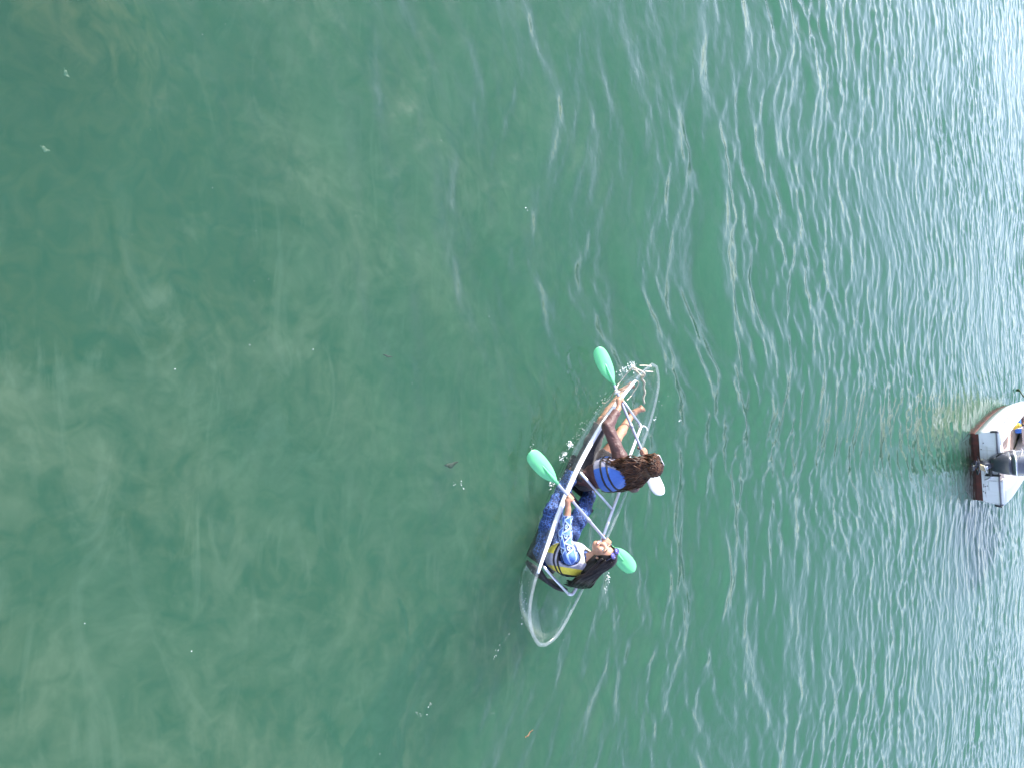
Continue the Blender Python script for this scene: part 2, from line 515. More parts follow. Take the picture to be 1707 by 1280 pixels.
def clear_mat(name, haze, tint, ior=1.5, rough=.05, scale=14.0, bump=.15):
    """clear plastic: see-through, with a reflecting skin and a milky, scuffed haze"""
    m, nt, out = new_mat(name)
    tc = N(nt, "ShaderNodeTexCoord")
    nz = N(nt, "ShaderNodeTexNoise", i_Scale=scale, i_Detail=6.0, i_Roughness=.65, i_Distortion=.5)
    nt.links.new(tc.outputs["Object"], nz.inputs["Vector"])
    hz = ramp(nt, [(.35, haze[0]), (.75, haze[1])], nz.outputs[0])
    t = N(nt, "ShaderNodeBsdfTransparent"); t.inputs[0].default_value = (*tint, 1)
    d = N(nt, "ShaderNodeBsdfDiffuse"); d.inputs[0].default_value = (.80, .84, .86, 1)
    tl = N(nt, "ShaderNodeBsdfTranslucent"); tl.inputs[0].default_value = (.80, .84, .86, 1)
    dm = N(nt, "ShaderNodeMixShader", i_0=.4)
    nt.links.new(d.outputs[0], dm.inputs[1]); nt.links.new(tl.outputs[0], dm.inputs[2])
    a = N(nt, "ShaderNodeMixShader")
    nt.links.new(hz.outputs[0], a.inputs[0]); nt.links.new(t.outputs[0], a.inputs[1]); nt.links.new(dm.outputs[0], a.inputs[2])
    bn = N(nt, "ShaderNodeBump", i_Strength=bump, i_Distance=.01)
    nt.links.new(nz.outputs[0], bn.inputs["Height"])
    fr = N(nt, "ShaderNodeFresnel", i_IOR=ior)
    nt.links.new(bn.outputs[0], fr.inputs["Normal"])
    geo = N(nt, "ShaderNodeNewGeometry")
    ff = mth(nt, 'MULTIPLY', fr.outputs[0], mth(nt, 'SUBTRACT', 1.0, geo.outputs["Backfacing"]))
    g = N(nt, "ShaderNodeBsdfGlossy", i_Roughness=rough)
    nt.links.new(bn.outputs[0], g.inputs["Normal"])
    b = N(nt, "ShaderNodeMixShader")
    nt.links.new(ff, b.inputs[0]); nt.links.new(a.outputs[0], b.inputs[1]); nt.links.new(g.outputs[0], b.inputs[2])
    nt.links.new(b.outputs[0], out.inputs[0])
    return m

M_hull = clear_mat("clear_polycarbonate", (.004, .045), (.965, .98, .975))
M_rim = clear_mat("milky_clear_edge", (.08, .17), (.93, .95, .96), rough=.12, scale=14)
M_alu = pmat("brushed_aluminium", (.60, .62, .68), rough=.38, metal=.75, var=.06, scale=60)
M_rail = pmat("white_gunwale_tube", (.80, .80, .81), rough=.28, var=.03, coat=.3)
M_blackpad = pmat("black_seat_foam", (.014, .014, .016), rough=.75, var=.25, bump=.3, bscale=120)
M_strap = pmat("black_webbing", (.012, .012, .014), rough=.7, bump=.3, bscale=300)

kp0 = np.array([0, 0, -.09])
kayak = k_root("clear_kayak", kp0)
tag(kayak, "transparent two-seat kayak with a tubular metal frame carrying two women", "kayak")
# hull
rings = [hull_ring(i) for i in range(NST)]
nr = len(rings[0])
hv = np.array([p for rg in rings for p in rg]) - kp0
hf = [(i * nr + k, i * nr + k + 1, (i + 1) * nr + k + 1, (i + 1) * nr + k) for i in range(NST - 1) for k in range(nr - 1)]
hull = link("hull", np_mesh("hull", hv, hf), M_hull, kayak)
md = hull.modifiers.new("thickness", 'SOLIDIFY'); md.thickness = .005; md.offset = 1.0
# rim: rolled milky edge all the way round
rim_pts = [p - kp0 for p in RL] + [p - kp0 for p in RR[::-1][1:-1]]
mb = MB(); mb.tube(rim_pts, .0195, n=10, closed=True, flat=.62, up=(0, 0, 1)); mb.build("rim", M_rim, kayak)
# port rail under the rim (bright), starboard rail inboard, three crossbars
def cut(P, a0, a1, dz=0.0):
    return [np.array(p) + (0, 0, dz) - kp0 for p in P if a0 <= p[0] <= a1]
mb = MB(); pl = cut(RL, -1.12, 1.36, .006)
mb.tube(pl, [.014 + .012 * min(1, 5 * i / len(pl), 5 * (len(pl) - 1 - i) / len(pl)) for i in range(len(pl))], n=12); mb.build("port_rail", M_rail, kayak)
cb_r = [(1066, 706), (1067.5, 711), (1066, 717), (1057, 741), (1046, 771), (1034, 814), (1018, 858), (1001, 904), (985, 936), (965, 970), (958, 984), (953, 990), (947, 989)]
rr = spline([kl(x, y, .262) for x, y in cb_r], 5)
mb = MB(); mb.tube([p - kp0 for p in rr], .0165, n=10); mb.build("starboard_rail", M_rail, kayak)
for q0, q1 in (((1036, 665), (1066, 706)), ((967, 787), (1020, 848)), ((906, 944), (947, 989))):
    mb = MB(); mb.tube([kl(*q0, .235) - kp0, kl(*q1, .262) - kp0], .0150, n=10); mb.build("crossbar", M_alu, kayak)
# small lug on the starboard side
mb = MB(); mb.tube([p - kp0 for p in spline([kl(1067, 713, .262), kl(1072, 710, .275), kl(1077, 712, .285), kl(1079, 717, .30)], 4)], .008, n=8); mb.build("lug", M_rail, kayak)
# seats: padded base and a strapped backrest
def seat(a, l, w, back):
    mb = MB(); mb.box(np.array([a + .03, l, -.055]) - kp0, (.32, w, .06)); st = mb.build("seat", M_blackpad, kayak, bevel=.02)
    mb = MB()
    ring = []
    for k in range(13):
        u = -1 + k / 6
        ring.append((a - .19 - .05 * (1 - u * u) , l + u * w * .52))
    rows = [[(x - .06 * h, y, -.03 + h * back) for x, y in ring] for h in (0, .25, .5, .75, 1)]
    mb.loft([[np.array(p) - kp0 for p in r] for r in rows], closed=False, cap=False)
    mb.build("backrest", M_blackpad, st, solid=.035)
seat(-.80, .06, .46, .24)
seat(.10, .05, .44, .16)

# ================================================================== implicit-surface modelling for bodies and clothes
class Field:
    def __init__(s, lo, hi, res):
        s.lo = np.array(lo, dtype=np.float32); s.res = res
        s.n = np.ceil((np.array(hi) - lo) / res).astype(int) + 1
        s.f = np.full(s.n, .5, dtype=np.float32)
    def copy(s):
        c = Field.__new__(Field); c.lo, c.res, c.n, c.f = s.lo, s.res, s.n, s.f.copy(); return c
    def window(s, lo, hi):
        i0 = np.clip(np.floor((np.array(lo) - s.lo) / s.res).astype(int), 0, s.n - 1)
        i1 = np.clip(np.ceil((np.array(hi) - s.lo) / s.res).astype(int) + 1, 1, s.n)
        sl = tuple(slice(a, b) for a, b in zip(i0, i1))
        ax = [s.lo[k] + s.res * np.arange(i0[k], i1[k], dtype=np.float32) for k in range(3)]
        return sl, ax[0][:, None, None], ax[1][None, :, None], ax[2][None, None, :]
    def _mix(s, sl, d, k, sub=False):
        f = s.f[sl]
        if sub:
            d = -d
            if k > 0:
                h = np.maximum(k - np.abs(f - d), 0) / k
                s.f[sl] = np.maximum(f, d) + h * h * k * .25
            else: s.f[sl] = np.maximum(f, d)
        else:
            if k > 0:
                h = np.maximum(k - np.abs(f - d), 0) / k
                s.f[sl] = np.minimum(f, d) - h * h * k * .25
            else: s.f[sl] = np.minimum(f, d)
    def cone(s, a, b, r1, r2, k=.02, sub=False, grow=0.0):
        a, b = np.array(a, dtype=np.float32), np.array(b, dtype=np.float32)
        r1 += grow; r2 += grow
        m = max(r1, r2) + k + .05
        sl, X, Y, Z = s.window(np.minimum(a, b) - m, np.maximum(a, b) + m)
        ab = b - a; L2 = max(float(ab @ ab), 1e-9)
        t = np.clip(((X - a[0]) * ab[0] + (Y - a[1]) * ab[1] + (Z - a[2]) * ab[2]) / L2, 0, 1)
        d = np.sqrt((X - a[0] - t * ab[0]) ** 2 + (Y - a[1] - t * ab[1]) ** 2 + (Z - a[2] - t * ab[2]) ** 2) - (r1 + t * (r2 - r1))
        s._mix(sl, d, k, sub); return s
    def chain(s, pts, rs, k=.02, grow=0.0, sub=False):
        for i in range(len(pts) - 1): s.cone(pts[i], pts[i + 1], rs[i], rs[i + 1], k, sub, grow)
        return s
    def ell(s, c, r, M=None, k=.02, sub=False, grow=0.0):
        c = np.array(c, dtype=np.float32); r = np.array(r, dtype=np.float32) + grow
        m = float(r.max()) + k + .05
        sl, X, Y, Z = s.window(c - m, c + m)
        P = [X - c[0], Y - c[1], Z - c[2]]
        if M is not None:
            M = np.array(M, dtype=np.float32)
            P = [P[0] * M[0, j] + P[1] * M[1, j] + P[2] * M[2, j] for j in range(3)]
        k0 = np.sqrt((P[0] / r[0]) ** 2 + (P[1] / r[1]) ** 2 + (P[2] / r[2]) ** 2)
        k1 = np.sqrt((P[0] / r[0] ** 2) ** 2 + (P[1] / r[1] ** 2) ** 2 + (P[2] / r[2] ** 2) ** 2)
        d = k0 * (k0 - 1) / np.maximum(k1, 1e-4)
        s._mix(sl, d, k, sub); return s
    def half(s, p, n, keep_below=True, soft=0.0):
        """keep only the side of the plane away from n"""
        sl, X, Y, Z = s.window(s.lo, s.lo + s.res * s.n)
        n = np.array(n, dtype=np.float32); n = n / np.linalg.norm(n)
        d = (X - p[0]) * n[0] + (Y - p[1]) * n[1] + (Z - p[2]) * n[2]
        s.f = np.maximum(s.f, d if keep_below else -d); return s
    def noise(s, amp, freq, seed):
        sl, X, Y, Z = s.window(s.lo, s.lo + s.res * s.n)
        r = np.random.default_rng(seed)
        for _ in range(5):
            v = r.normal(size=3); v /= np.linalg.norm(v); v *= freq * r.uniform(.6, 1.7); ph = r.uniform(0, 6.28)
            s.f += (amp * np.sin(v[0] * X + v[1] * Y + v[2] * Z + ph + .8 * np.sin(v[1] * X * .7 - v[0] * Z * .9))).astype(np.float32)
        return s
    def mesh(s, name):
        f = np.pad(s.f, 1, constant_values=.5)
        ins = f < 0
        nx_, ny_, nz_ = f.shape
        cor = sum(ins[i:nx_ - 1 + i, j:ny_ - 1 + j, k:nz_ - 1 + k].astype(np.int8) for i in (0, 1) for j in (0, 1) for k in (0, 1))
        cells = np.argwhere((cor > 0) & (cor < 8))
        idx = np.full(cor.shape, -1, dtype=np.int32)
        idx[tuple(cells.T)] = np.arange(len(cells))
        acc = np.zeros((len(cells), 3)); cnt = np.zeros(len(cells))
        C = cells
        def val(o): return f[C[:, 0] + o[0], C[:, 1] + o[1], C[:, 2] + o[2]]
        offs = [(i, j, k) for i in (0, 1) for j in (0, 1) for k in (0, 1)]
        V = {o: val(o) for o in offs}
        for o in offs:
            for ax_ in range(3):
                if o[ax_]: continue
                o2 = list(o); o2[ax_] = 1; o2 = tuple(o2)
                va_, vb_ = V[o], V[o2]
                x = (va_ < 0) != (vb_ < 0)
                t = np.where(x, va_ / np.where(x, va_ - vb_, 1), 0)
                p = np.tile(np.array(o, dtype=float), (len(C), 1)); p[:, ax_] += t
                acc += p * x[:, None]; cnt += x
        verts = (C + acc / np.maximum(cnt, 1)[:, None] - 1) * s.res + s.lo
        faces = []
        for ax_ in range(3):
            u, v = (ax_ + 1) % 3, (ax_ + 2) % 3
            sl0 = [slice(1, -1)] * 3; sl0[ax_] = slice(0, -1)
            sl1 = list(sl0); sl1[ax_] = slice(1, None)
            A, B = ins[tuple(sl0)], ins[tuple(sl1)]
            e = np.argwhere(A != B)
            if not len(e): continue
            off = np.ones(3, dtype=int); off[ax_] = 0
            g = e + off
            flip = A[tuple(e.T)]
            def cell(du, dv):
                c = g.copy(); c[:, u] -= du; c[:, v] -= dv
                return idx[tuple(c.T)]
            q = np.stack([cell(1, 1), cell(0, 1), cell(0, 0), cell(1, 0)], 1)
            q[~flip] = q[~flip][:, ::-1]
            faces.append(q)
        faces = np.vstack(faces)
        faces = faces[(faces >= 0).all(1)]
        return verts, faces

def smooth_verts(v, f, it=2):
    e = np.vstack([f[:, [0, 1]], f[:, [1, 2]], f[:, [2, 3]], f[:, [3, 0]]])
    e = np.vstack([e, e[:, ::-1]])
    for _ in range(it):
        s_ = np.zeros_like(v); c = np.zeros(len(v))
        np.add.at(s_, e[:, 0], v[e[:, 1]]); np.add.at(c, e[:, 0], 1)
        v = .5 * v + .5 * s_ / np.maximum(c, 1)[:, None]
    return v

def field_obj(F, name, mats, parent, p0, mat_fn=None, smooth_it=1, attrs=None):
    v, f = F.mesh(name)
    v = smooth_verts(v, f, smooth_it)
    mi = mat_fn(v[f].mean(1)) if mat_fn is not None else None
    me = np_mesh(name, v - p0, f, mi)
    if attrs:
        for an, fn in attrs.items():
            at = me.attributes.new(an, 'FLOAT', 'POINT'); at.data.foreach_set("value", fn(v).astype(np.float32))
    return link(name, me, mats, parent)

# ================================================================== THE TWO WOMEN AND THEIR PADDLES
M_skin = pmat("skin", (.36, .185, .115), rough=.48, var=.06, scale=25, sss=.12)
M_skin2 = pmat("fair_skin", (.40, .205, .13), rough=.48, var=.06, scale=25, sss=.12)
def V3(p): return np.array(p, dtype=float)
def unit(v): v = np.array(v, dtype=float); return v / max(np.linalg.norm(v), 1e-9)
def fr3(x, y): # orthonormal columns from forward x and approx left y
    x = unit(x); z = unit(np.cross(x, y)); y = np.cross(z, x); return np.stack([x, y, z], 1)

def hand(F, wrist, grip, shaft, side, r_shaft=.016, s=1.0):
    """palm, four fingers and a thumb closed round the shaft at grip; side=+1 if the thumb lies towards +shaft"""
    shaft = unit(shaft); w = V3(wrist) - grip
    n = unit(w - shaft * (w @ shaft)); t = np.cross(shaft, n)
    if t[2] < 0: t = -t                     # knuckles over the top of the shaft
    palm = grip + n * (r_shaft + .024) * s + t * .012
    F.cone(wrist, palm, .024 * s, .030 * s, .02)
    for o in (-.026, -.009, .009, .026):
        F.cone(palm, grip + shaft * o * s + n * .012 + t * (r_shaft + .016), .018 * s, .0125 * s, .012)
    ln = (.92, 1.05, 1.0, .8)
    for i, o in enumerate((-.030, -.010, .010, .030)):
        pts, rs = [], []
        for j, ang in enumerate((35, 85, 140, 195, 245)):
            an = R(ang * ln[i]); rad = (r_shaft + .0105) * (1.12 if j == 1 else 1.0)
            pts.append(grip + shaft * (o * s * (1 - .06 * j)) + n * math.cos(an) * rad + t * math.sin(an) * rad)
            rs.append((.0108, .0112, .0100, .0092, .0080)[j] * s)
        F.chain(pts, rs, .004)
    pts = []
    for j, ang in enumerate((5, -45, -95, -140)):
        an = R(ang); rad = r_shaft + .012
        pts.append(grip + shaft * side * (.030 + .012 * j) * s + n * math.cos(an) * rad + t * math.sin(an) * rad)
    F.chain([palm + shaft * side * .012] + pts, (.017, .0135, .012, .0105, .009), .006)

def foot(F, ankle, toe, up, s=1.0):
    """heel, instep and five toes"""
    ankle, toe = V3(ankle), V3(toe); d = unit(toe - ankle); up = unit(up - d * (np.array(up) @ d)); sd = np.cross(up, d)
    L = np.linalg.norm(toe - ankle)
    heel = ankle - d * .035 - up * .035
    ball = toe - d * .04 - up * .02
    F.cone(ankle, heel, .034 * s, .032 * s, .02)
    F.cone(heel, ball, .030 * s, .026 * s, .02)
    F.cone(ankle, ball + up * .004, .034 * s, .024 * s, .03)
    for i in range(5):
        o = (i - 2) * .017
        F.cone(ball + sd * o * .9, toe + sd * o * 1.15 - d * (.006 * abs(i - 1)) - up * .018, .013 * s, (.0125 if i == 0 else .0095) * s, .006)

def torso(F, P, grow=0.0, k=.05, arms=True):
    """pelvis to neck; P holds pelvis, chest, neck, shL, shR and the frame columns fwd/left/up"""
    M = P['M']; pel, ch, nk = P['pelvis'], P['chest'], P['neck']
    F.ell(pel, (.115, .170, .12), P['Mp'], k, grow=grow)
    F.ell((pel + ch) / 2, (.098, .135, .15), M, k, grow=grow)
    F.ell(ch, (.115, .155, .17), M, k, grow=grow)
    for s_ in (1, -1):
        F.ell(ch + M[:, 0] * .075 + M[:, 1] * .07 * s_ + M[:, 2] * .01, (.055, .060, .06), M, .03, grow=grow)
        sh = P['shL'] if s_ > 0 else P['shR']
        F.cone(ch + M[:, 2] * .10, sh, .085, .062, .04, grow=grow)
    F.cone(ch + M[:, 2] * .10, nk, .075, .052, .04, grow=grow)
    return F

def head_mesh(F, c, Mh, s=1.0):
    """skull, jaw, nose, lips, brow ridge, ears; Mh columns = face direction, left, crown"""
    f, l, u = Mh[:, 0], Mh[:, 1], Mh[:, 2]
    F.ell(c + u * .018 * s - f * .008, (.098 * s, .078 * s, .098 * s), Mh, .0)
    F.ell(c + f * .030 * s - u * .040 * s, (.062 * s, .060 * s, .078 * s), Mh, .03)
    F.ell(c + f * .062 * s - u * .098 * s, (.026 * s, .026 * s, .020 * s), Mh, .025)          # chin
    F.cone(c + f * .092 * s + u * .005, c + f * .108 * s - u * .030 * s, .0085 * s, .0145 * s, .012)    # nose
    for e in (1, -1):
        F.ell(c + f * .106 * s - u * .036 * s + l * e * .012 * s, (.011, .010, .009), Mh, .006)
        F.ell(c + f * .082 * s + u * .022 * s + l * e * .030 * s, (.016, .030, .010), Mh, .012)           # brow
        F.ell(c + f * .070 * s - u * .030 * s + l * e * .044 * s, (.026, .022, .022), Mh, .02)            # cheek
        F.ell(c + f * .094 * s + u * .001 * s + l * e * .033 * s, (.014, .017, .010), Mh, .010, sub=True) # socket
        F.ell(c + l * e * .080 * s - u * .008 * s - f * .008, (.022, .010, .032), Mh, .008)              # ear
    F.ell(c + f * .090 * s - u * .066 * s, (.014, .026, .011), Mh, .010)                                # lips

def face_parts(parent, p0, c, Mh, s, iris, mouth_open=True):
    f, l, u = Mh[:, 0], Mh[:, 1], Mh[:, 2]
    rot = Matrix(Mh.tolist())
    me_, mi_ = pmat("eye_white", (.75, .73, .70), rough=.2), pmat("iris", iris, rough=.15)
    lip, teeth, brow = pmat("lips", (.46, .13, .12), rough=.35), pmat("teeth", (.82, .80, .76), rough=.25), pmat("eyebrow", (.02, .014, .01), rough=.8)
    for e in (1, -1):
        mb = MB(); ec = c + f * .080 * s + u * .001 * s + l * e * .033 * s
        mb.ball(ec - p0, (.0105 * s, .0155 * s, .0115 * s), 12, 8, 0, rot)
        mb.ball(ec + f * .0085 * s - p0, (.0030 * s, .0065 * s, .0065 * s), 10, 6, 1, rot)
        mb.tube([ec + f * .010 * s + l * x * .019 * s + u * (.0085 - .006 * x * x) * s - p0 for x in (-1, -.5, 0, .5, 1)], .0026 * s, n=6, mi=2)
        mb.build("eye", [me_, mi_, brow], parent)
        mb = MB(); mb.tube([c + f * (.096 - .010 * (x + 1) / 2) * s + u * (.027 + .007 * (1 - x * x)) * s + l * e * (.032 + .020 * x) * s - p0 for x in (-1, -.5, 0, .5, 1)], [.0028 * s, .0044 * s, .0046 * s, .0040 * s, .002 * s], n=6)
        mb.build("eyebrow", brow, parent)
    mb = MB()
    mc = c + f * .098 * s - u * .066 * s
    def arc(uu, bulge, ff=0.0): return [mc + l * x * .026 * s + u * (uu + bulge * (1 - x * x)) * s + f * (ff - .012 * x * x) * s - p0 for x in (-1, -.6, -.2, .2, .6, 1)]
    mb.tube(arc(.001, .007, .004), [.003, .005, .0058, .0058, .005, .003], n=7)
    mb.tube(arc(.001, -.013, .003), [.003, .0055, .0068, .0068, .0055, .003], n=7)
    mb.tube(arc(.000, -.002, .001), [.002, .006, .0065, .0065, .006, .002], n=7, mi=1)
    mb.build("mouth", [lip, teeth], parent)

def sunglasses(parent, p0, c, Mh, frame, lens, round_=True, s=1.0):
    """pushed up on top of the head"""
    f, l, u = Mh[:, 0], Mh[:, 1], Mh[:, 2]
    bn = unit(f * .72 + u * .70); bu = unit(u * .72 - f * .70)
    base = c + f * .066 * s + u * .100 * s
    mb = MB()
    g = []
    for e in (1, -1):
        lc = base + l * e * .036 * s + bn * .012
        loop = [lc + l * math.cos(a) * .030 * s + bu * math.sin(a) * (.029 if round_ else .022) * s - p0 for a in np.linspace(0, 2 * math.pi, 18, endpoint=False)]
        mb.tube(loop, .0042, n=6, closed=True)
        mb.tube([lc + l * e * .030 * s - p0, lc + l * e * .050 * s - bn * .03 - p0, c + l * e * .088 * s + u * .045 * s - f * .01 - p0, c + l * e * .088 * s + u * .02 - f * .06 - p0], .0034, n=6)
        g.append((lc, loop))
    mb.tube([g[0][0] - l * .030 * s + bn * .002 - p0, base + bn * .018 - p0, g[1][0] + l * .030 * s + bn * .002 - p0], .0036, n=6)
    o = mb.build("sunglasses", frame, parent)
    for lc, loop in g:
        mb = MB(); vs = [lc - p0 + bn * .004] + [V3(q) for q in loop]
        n = len(loop)
        mb.add(vs, [(0, 1 + k, 1 + (k + 1) % n) for k in range(n)])
        mb.build("lens", lens, o, solid=.003)

def vest_field(F, P, thick, arm_r, hem=.085):
    """inflated torso, cut at waist, neck and arm holes"""
    M = P['M']; pel, ch, nk = P['pelvis'], P['chest'], P['neck']
    lowc = pel * .52 + ch * .48
    G = F
    G.ell((pel + ch) / 2 + M[:, 2] * .02, (.102, .140, .15), M, .05, grow=thick)
    G.ell(ch, (.125, .158, .175), M, .05, grow=thick)
    for s_ in (1, -1):
        G.ell(ch + M[:, 0] * .07 + M[:, 1] * .06 * s_, (.06, .062, .075), M, .04, grow=thick)
        sh = P['shL'] if s_ > 0 else P['shR']
        G.cone(ch + M[:, 2] * .11, sh * .68 + (ch + M[:, 2] * .15) * .32, .080, .052, .04, grow=thick * .8)
    for a, b in ((P['shL'], P['elL']), (P['shR'], P['elR'])):
        out_ = unit(b - a)
        G.cone(a - unit(nk - a) * .0 + out_ * .0, a + out_ * .5, arm_r, arm_r * 1.1, .02, sub=True)
        G.cone(a - M[:, 2] * .05, a + M[:, 2] * .03, arm_r * .95, arm_r * .95, .02, sub=True)
    G.cone(nk - M[:, 2] * .02 + M[:, 0] * .03, nk + M[:, 2] * .2 + M[:, 0] * .05, .075, .09, .02, sub=True)
    G.half(lowc - M[:, 2] * hem, -M[:, 2])
    return G

def hair_strands(parent, p0, roots, path_fn, n, r0, wav, freq, mat, seed, name="hair", pts_n=16, tips=.35):
    """locks combed along path_fn(root direction u,v, t) as tapered, waved tubes in one mesh"""
    rg = np.random.default_rng(seed)
    mb = MB()
    for i in range(n):
        q = rg.uniform(0, 1, 4)
        ph, fq, am = rg.uniform(0, 6.28), freq * rg.uniform(.8, 1.25), wav * rg.uniform(.5, 1.4)
        pts = []
        T = rg.uniform(.80, 1.0)
        for k in range(pts_n):
            t = T * k / (pts_n - 1)
            p, sd, od = path_fn(q, t)
            w = min(1, t * 2.2)
            p = p + sd * am * w * math.sin(fq * t * 6.28 + ph) + od * am * w * .8 * math.cos(fq * t * 6.28 + ph * 1.7)
            pts.append(p - p0)
        rs = [r0 * rg.uniform(.8, 1.2) * (1 - (1 - tips) * (k / (pts_n - 1)) ** 1.5) for k in range(pts_n)]
        mb.tube(pts, rs, n=5, mi=int(rg.random() < .3))
    return mb

def hair_mat(name, dark, light, rough=.35):
    m, nt, out = new_mat(name)
    tc = N(nt, "ShaderNodeTexCoord")
    nz = N(nt, "ShaderNodeTexNoise", i_Scale=22.0, i_Detail=6.0, i_Roughness=.7)
    nt.links.new(tc.outputs["Object"], nz.inputs["Vector"])
    rp = ramp(nt, [(.38, dark), (.66, light)], nz.outputs[0])
    b = N(nt, "ShaderNodeBsdfPrincipled", i_Roughness=rough)
    b.inputs["Specular IOR Level"].default_value = .22
    nt.links.new(rp.outputs[0], b.inputs["Base Color"])
    nt.links.new(b.outputs[0], out.inputs[0])
    return m

def paddle(label, A, B, ext_a, ext_b, na, nb, mat_a, mat_b, lab_b=None, la=.42, lb=.42):
    """A port grip, B starboard grip; the shaft runs ext_a beyond A and ext_b beyond B to the blade roots"""
    A, B = V3(A), V3(B); d = unit(A - B)
    ra, rb = A + d * ext_a, B - d * ext_b
    p0 = (ra + rb) / 2
    root = k_root("paddle", p0); tag(root, label, "paddle", "paddles held by the two women")
    mb = MB(); mb.tube([ra + d * .10 - p0, ra - p0, rb - p0, rb - d * .10 - p0], [.010, .0155, .0155, .010], n=12); mb.build("shaft", M_shaft, root)
    mb = MB(); mid = (A + B) / 2; mb.tube([mid + d * .025 - p0, mid - d * .025 - p0], .0195, n=12); mb.build("ferrule", M_shaftend, root)
    for r_, dd, nn, mt, L, lab in ((ra, d, na, mat_a, la, None), (rb, -d, nb, mat_b, lb, lab_b)):
        nn = unit(nn - dd * (np.array(nn) @ dd)); w = np.cross(nn, dd)
        prof = [(0, .020), (.06, .036), (.16, .062), (.30, .084), (.48, .096), (.66, .098), (.80, .092), (.90, .078), (.96, .055), (.995, .022)]
        nu = 10
        vs, fs = [], []
        for (t, hw) in prof:
            for j in range(nu + 1):
                q = -1 + 2 * j / nu
                asym = .012 * t
                z = .030 * (q * q) * hw / .09 - .02 * t * t + .013 * math.exp(-(q / .16) ** 2) * max(0, 1 - t * 1.25)
                vs.append(r_ + dd * (t * L + asym * 0) + w * (q * hw * .90 + asym * .6) + nn * (-z + .004) - p0)
        for i in range(len(prof) - 1):
            for j in range(nu): fs.append((i * (nu + 1) + j, i * (nu + 1) + j + 1, (i + 1) * (nu + 1) + j + 1, (i + 1) * (nu + 1) + j))
        mb = MB(); mb.add(vs, fs); o = mb.build("blade", mt, root, solid=.006, sub=1)
        if lab: o["label"] = lab
        mb = MB(); mb.tube([r_ - dd * .03 - p0, r_ + dd * .05 + nn * .006 - p0, r_ + dd * L * .42 + nn * .007 - p0, r_ + dd * L * .72 - nn * .006 - p0], [.019, .018, .010, .004], n=8); mb.build("rib", mt, o)
    return root, ra, rb, p0, d

M_shaft = pmat("grey_alloy_shaft", (.42, .44, .53), rough=.30, metal=.55, var=.05, scale=40)
M_shaftend = pmat("grey_plastic_ferrule", (.30, .31, .36), rough=.5)
def blade_mat(name, c, rough, trans=.35):
    m, nt, out = new_mat(name)
    tc = N(nt, "ShaderNodeTexCoord")
    nz = N(nt, "ShaderNodeTexNoise", i_Scale=9.0, i_Detail=6.0)
    nt.links.new(tc.outputs["Object"], nz.inputs["Vector"])
    rp = ramp(nt, [(.3, tuple(x * .85 for x in c)), (.7, c)], nz.outputs[0])
    b = N(nt, "ShaderNodeBsdfPrincipled", i_Roughness=rough)
    nt.links.new(rp.outputs[0], b.inputs["Base Color"])
    t = N(nt, "ShaderNodeBsdfTranslucent"); nt.links.new(rp.outputs[0], t.inputs[0])
    x = N(nt, "ShaderNodeMixShader", i_0=trans)
    nt.links.new(b.outputs[0], x.inputs[1]); nt.links.new(t.outputs[0], x.inputs[2]); nt.links.new(x.outputs[0], out.inputs[0])
    return m
M_blade = blade_mat("mint_plastic", (.25, .82, .41), .30)
M_blade_glare = blade_mat("mint_plastic_sun_glare", (.72, .76, .75), .35, .2)  # sun glare on a mint blade, put into its base colour

CAMK = unit(np.array([(-K_MID) @ _a, (-K_MID) @ _l, CAM_H]))          # towards the viewpoint, kayak frame
SUNK = unit(np.array([SUN_DIR.x * _a[0] + SUN_DIR.y * _a[1], SUN_DIR.x * _l[0] + SUN_DIR.y * _l[1], SUN_DIR.z]))

# ---- the two paddles
FA, FB = kl(1034, 666, .335), kl(1071, 753, .54)
RA, RB = kl(949.5, 829, .345), kl(1012, 902, .53)
pad1, f_ra, f_rb, _, f_d = paddle("front paddle with one mint blade beside the bow and one whitened by painted sun glare", FA, FB, .20, .12, tuple(CAMK + .2 * SUNK), tuple(CAMK * .8 + SUNK * .5), M_blade, M_blade_glare, "mint blade whitened by painted sun glare", lb=.38)
pad2, r_ra, r_rb, _, r_d = paddle("rear paddle with two mint green blades, held by the yellow-vested person", RA, RB, .22, .10, tuple(CAMK + .2 * SUNK), tuple(CAMK), M_blade, M_blade, lb=.34)
# drip ring on the front paddle
mb = MB(); c_ = FA + f_d * .085
e1 = unit(np.cross(f_d, (0, 0, 1))); e2 = np.cross(f_d, e1)
_p0 = (f_ra + f_rb) / 2
mb.tube([c_ + e1 * math.cos(t) * .022 + e2 * math.sin(t) * .022 - _p0 for t in np.linspace(0, 6.283, 14, endpoint=False)], .012, n=6, closed=True)
mb.build("drip_ring", pmat("white_rubber", (.78, .78, .76), rough=.5), pad1)

RES = .0062
# ------------------------------------------------------------------ woman in front
Pf = dict(pelvis=kl(974, 797, .075), neck=kl(1043, 784, .555))
Pf['shL'], Pf['shR'] = kl(1034, 760, .485), kl(1056, 808, .50)
Pf['elL'], Pf['wrL'] = kl(1013, 710, .365), kl(1031, 681, .36)
Pf['wrR'] = FB + np.array([-.03, -.075, .015]); Pf['elR'] = V3((Pf['shR'] + Pf['wrR']) / 2 + np.array([-.02, -.14, -.10]))
upv = unit(Pf['neck'] - Pf['pelvis']); lft = unit(Pf['shL'] - Pf['shR'])
Mt = np.zeros((3, 3)); Mt[:, 2] = upv; Mt[:, 0] = unit(np.cross(lft, upv)); Mt[:, 1] = np.cross(upv, Mt[:, 0])
Pf['M'] = Mt; Pf['Mp'] = fr3((1, .1, 0), (0, 1, 0)); Pf['chest'] = Pf['pelvis'] + (Pf['neck'] - Pf['pelvis']) * .62 - Mt[:, 0] * .01
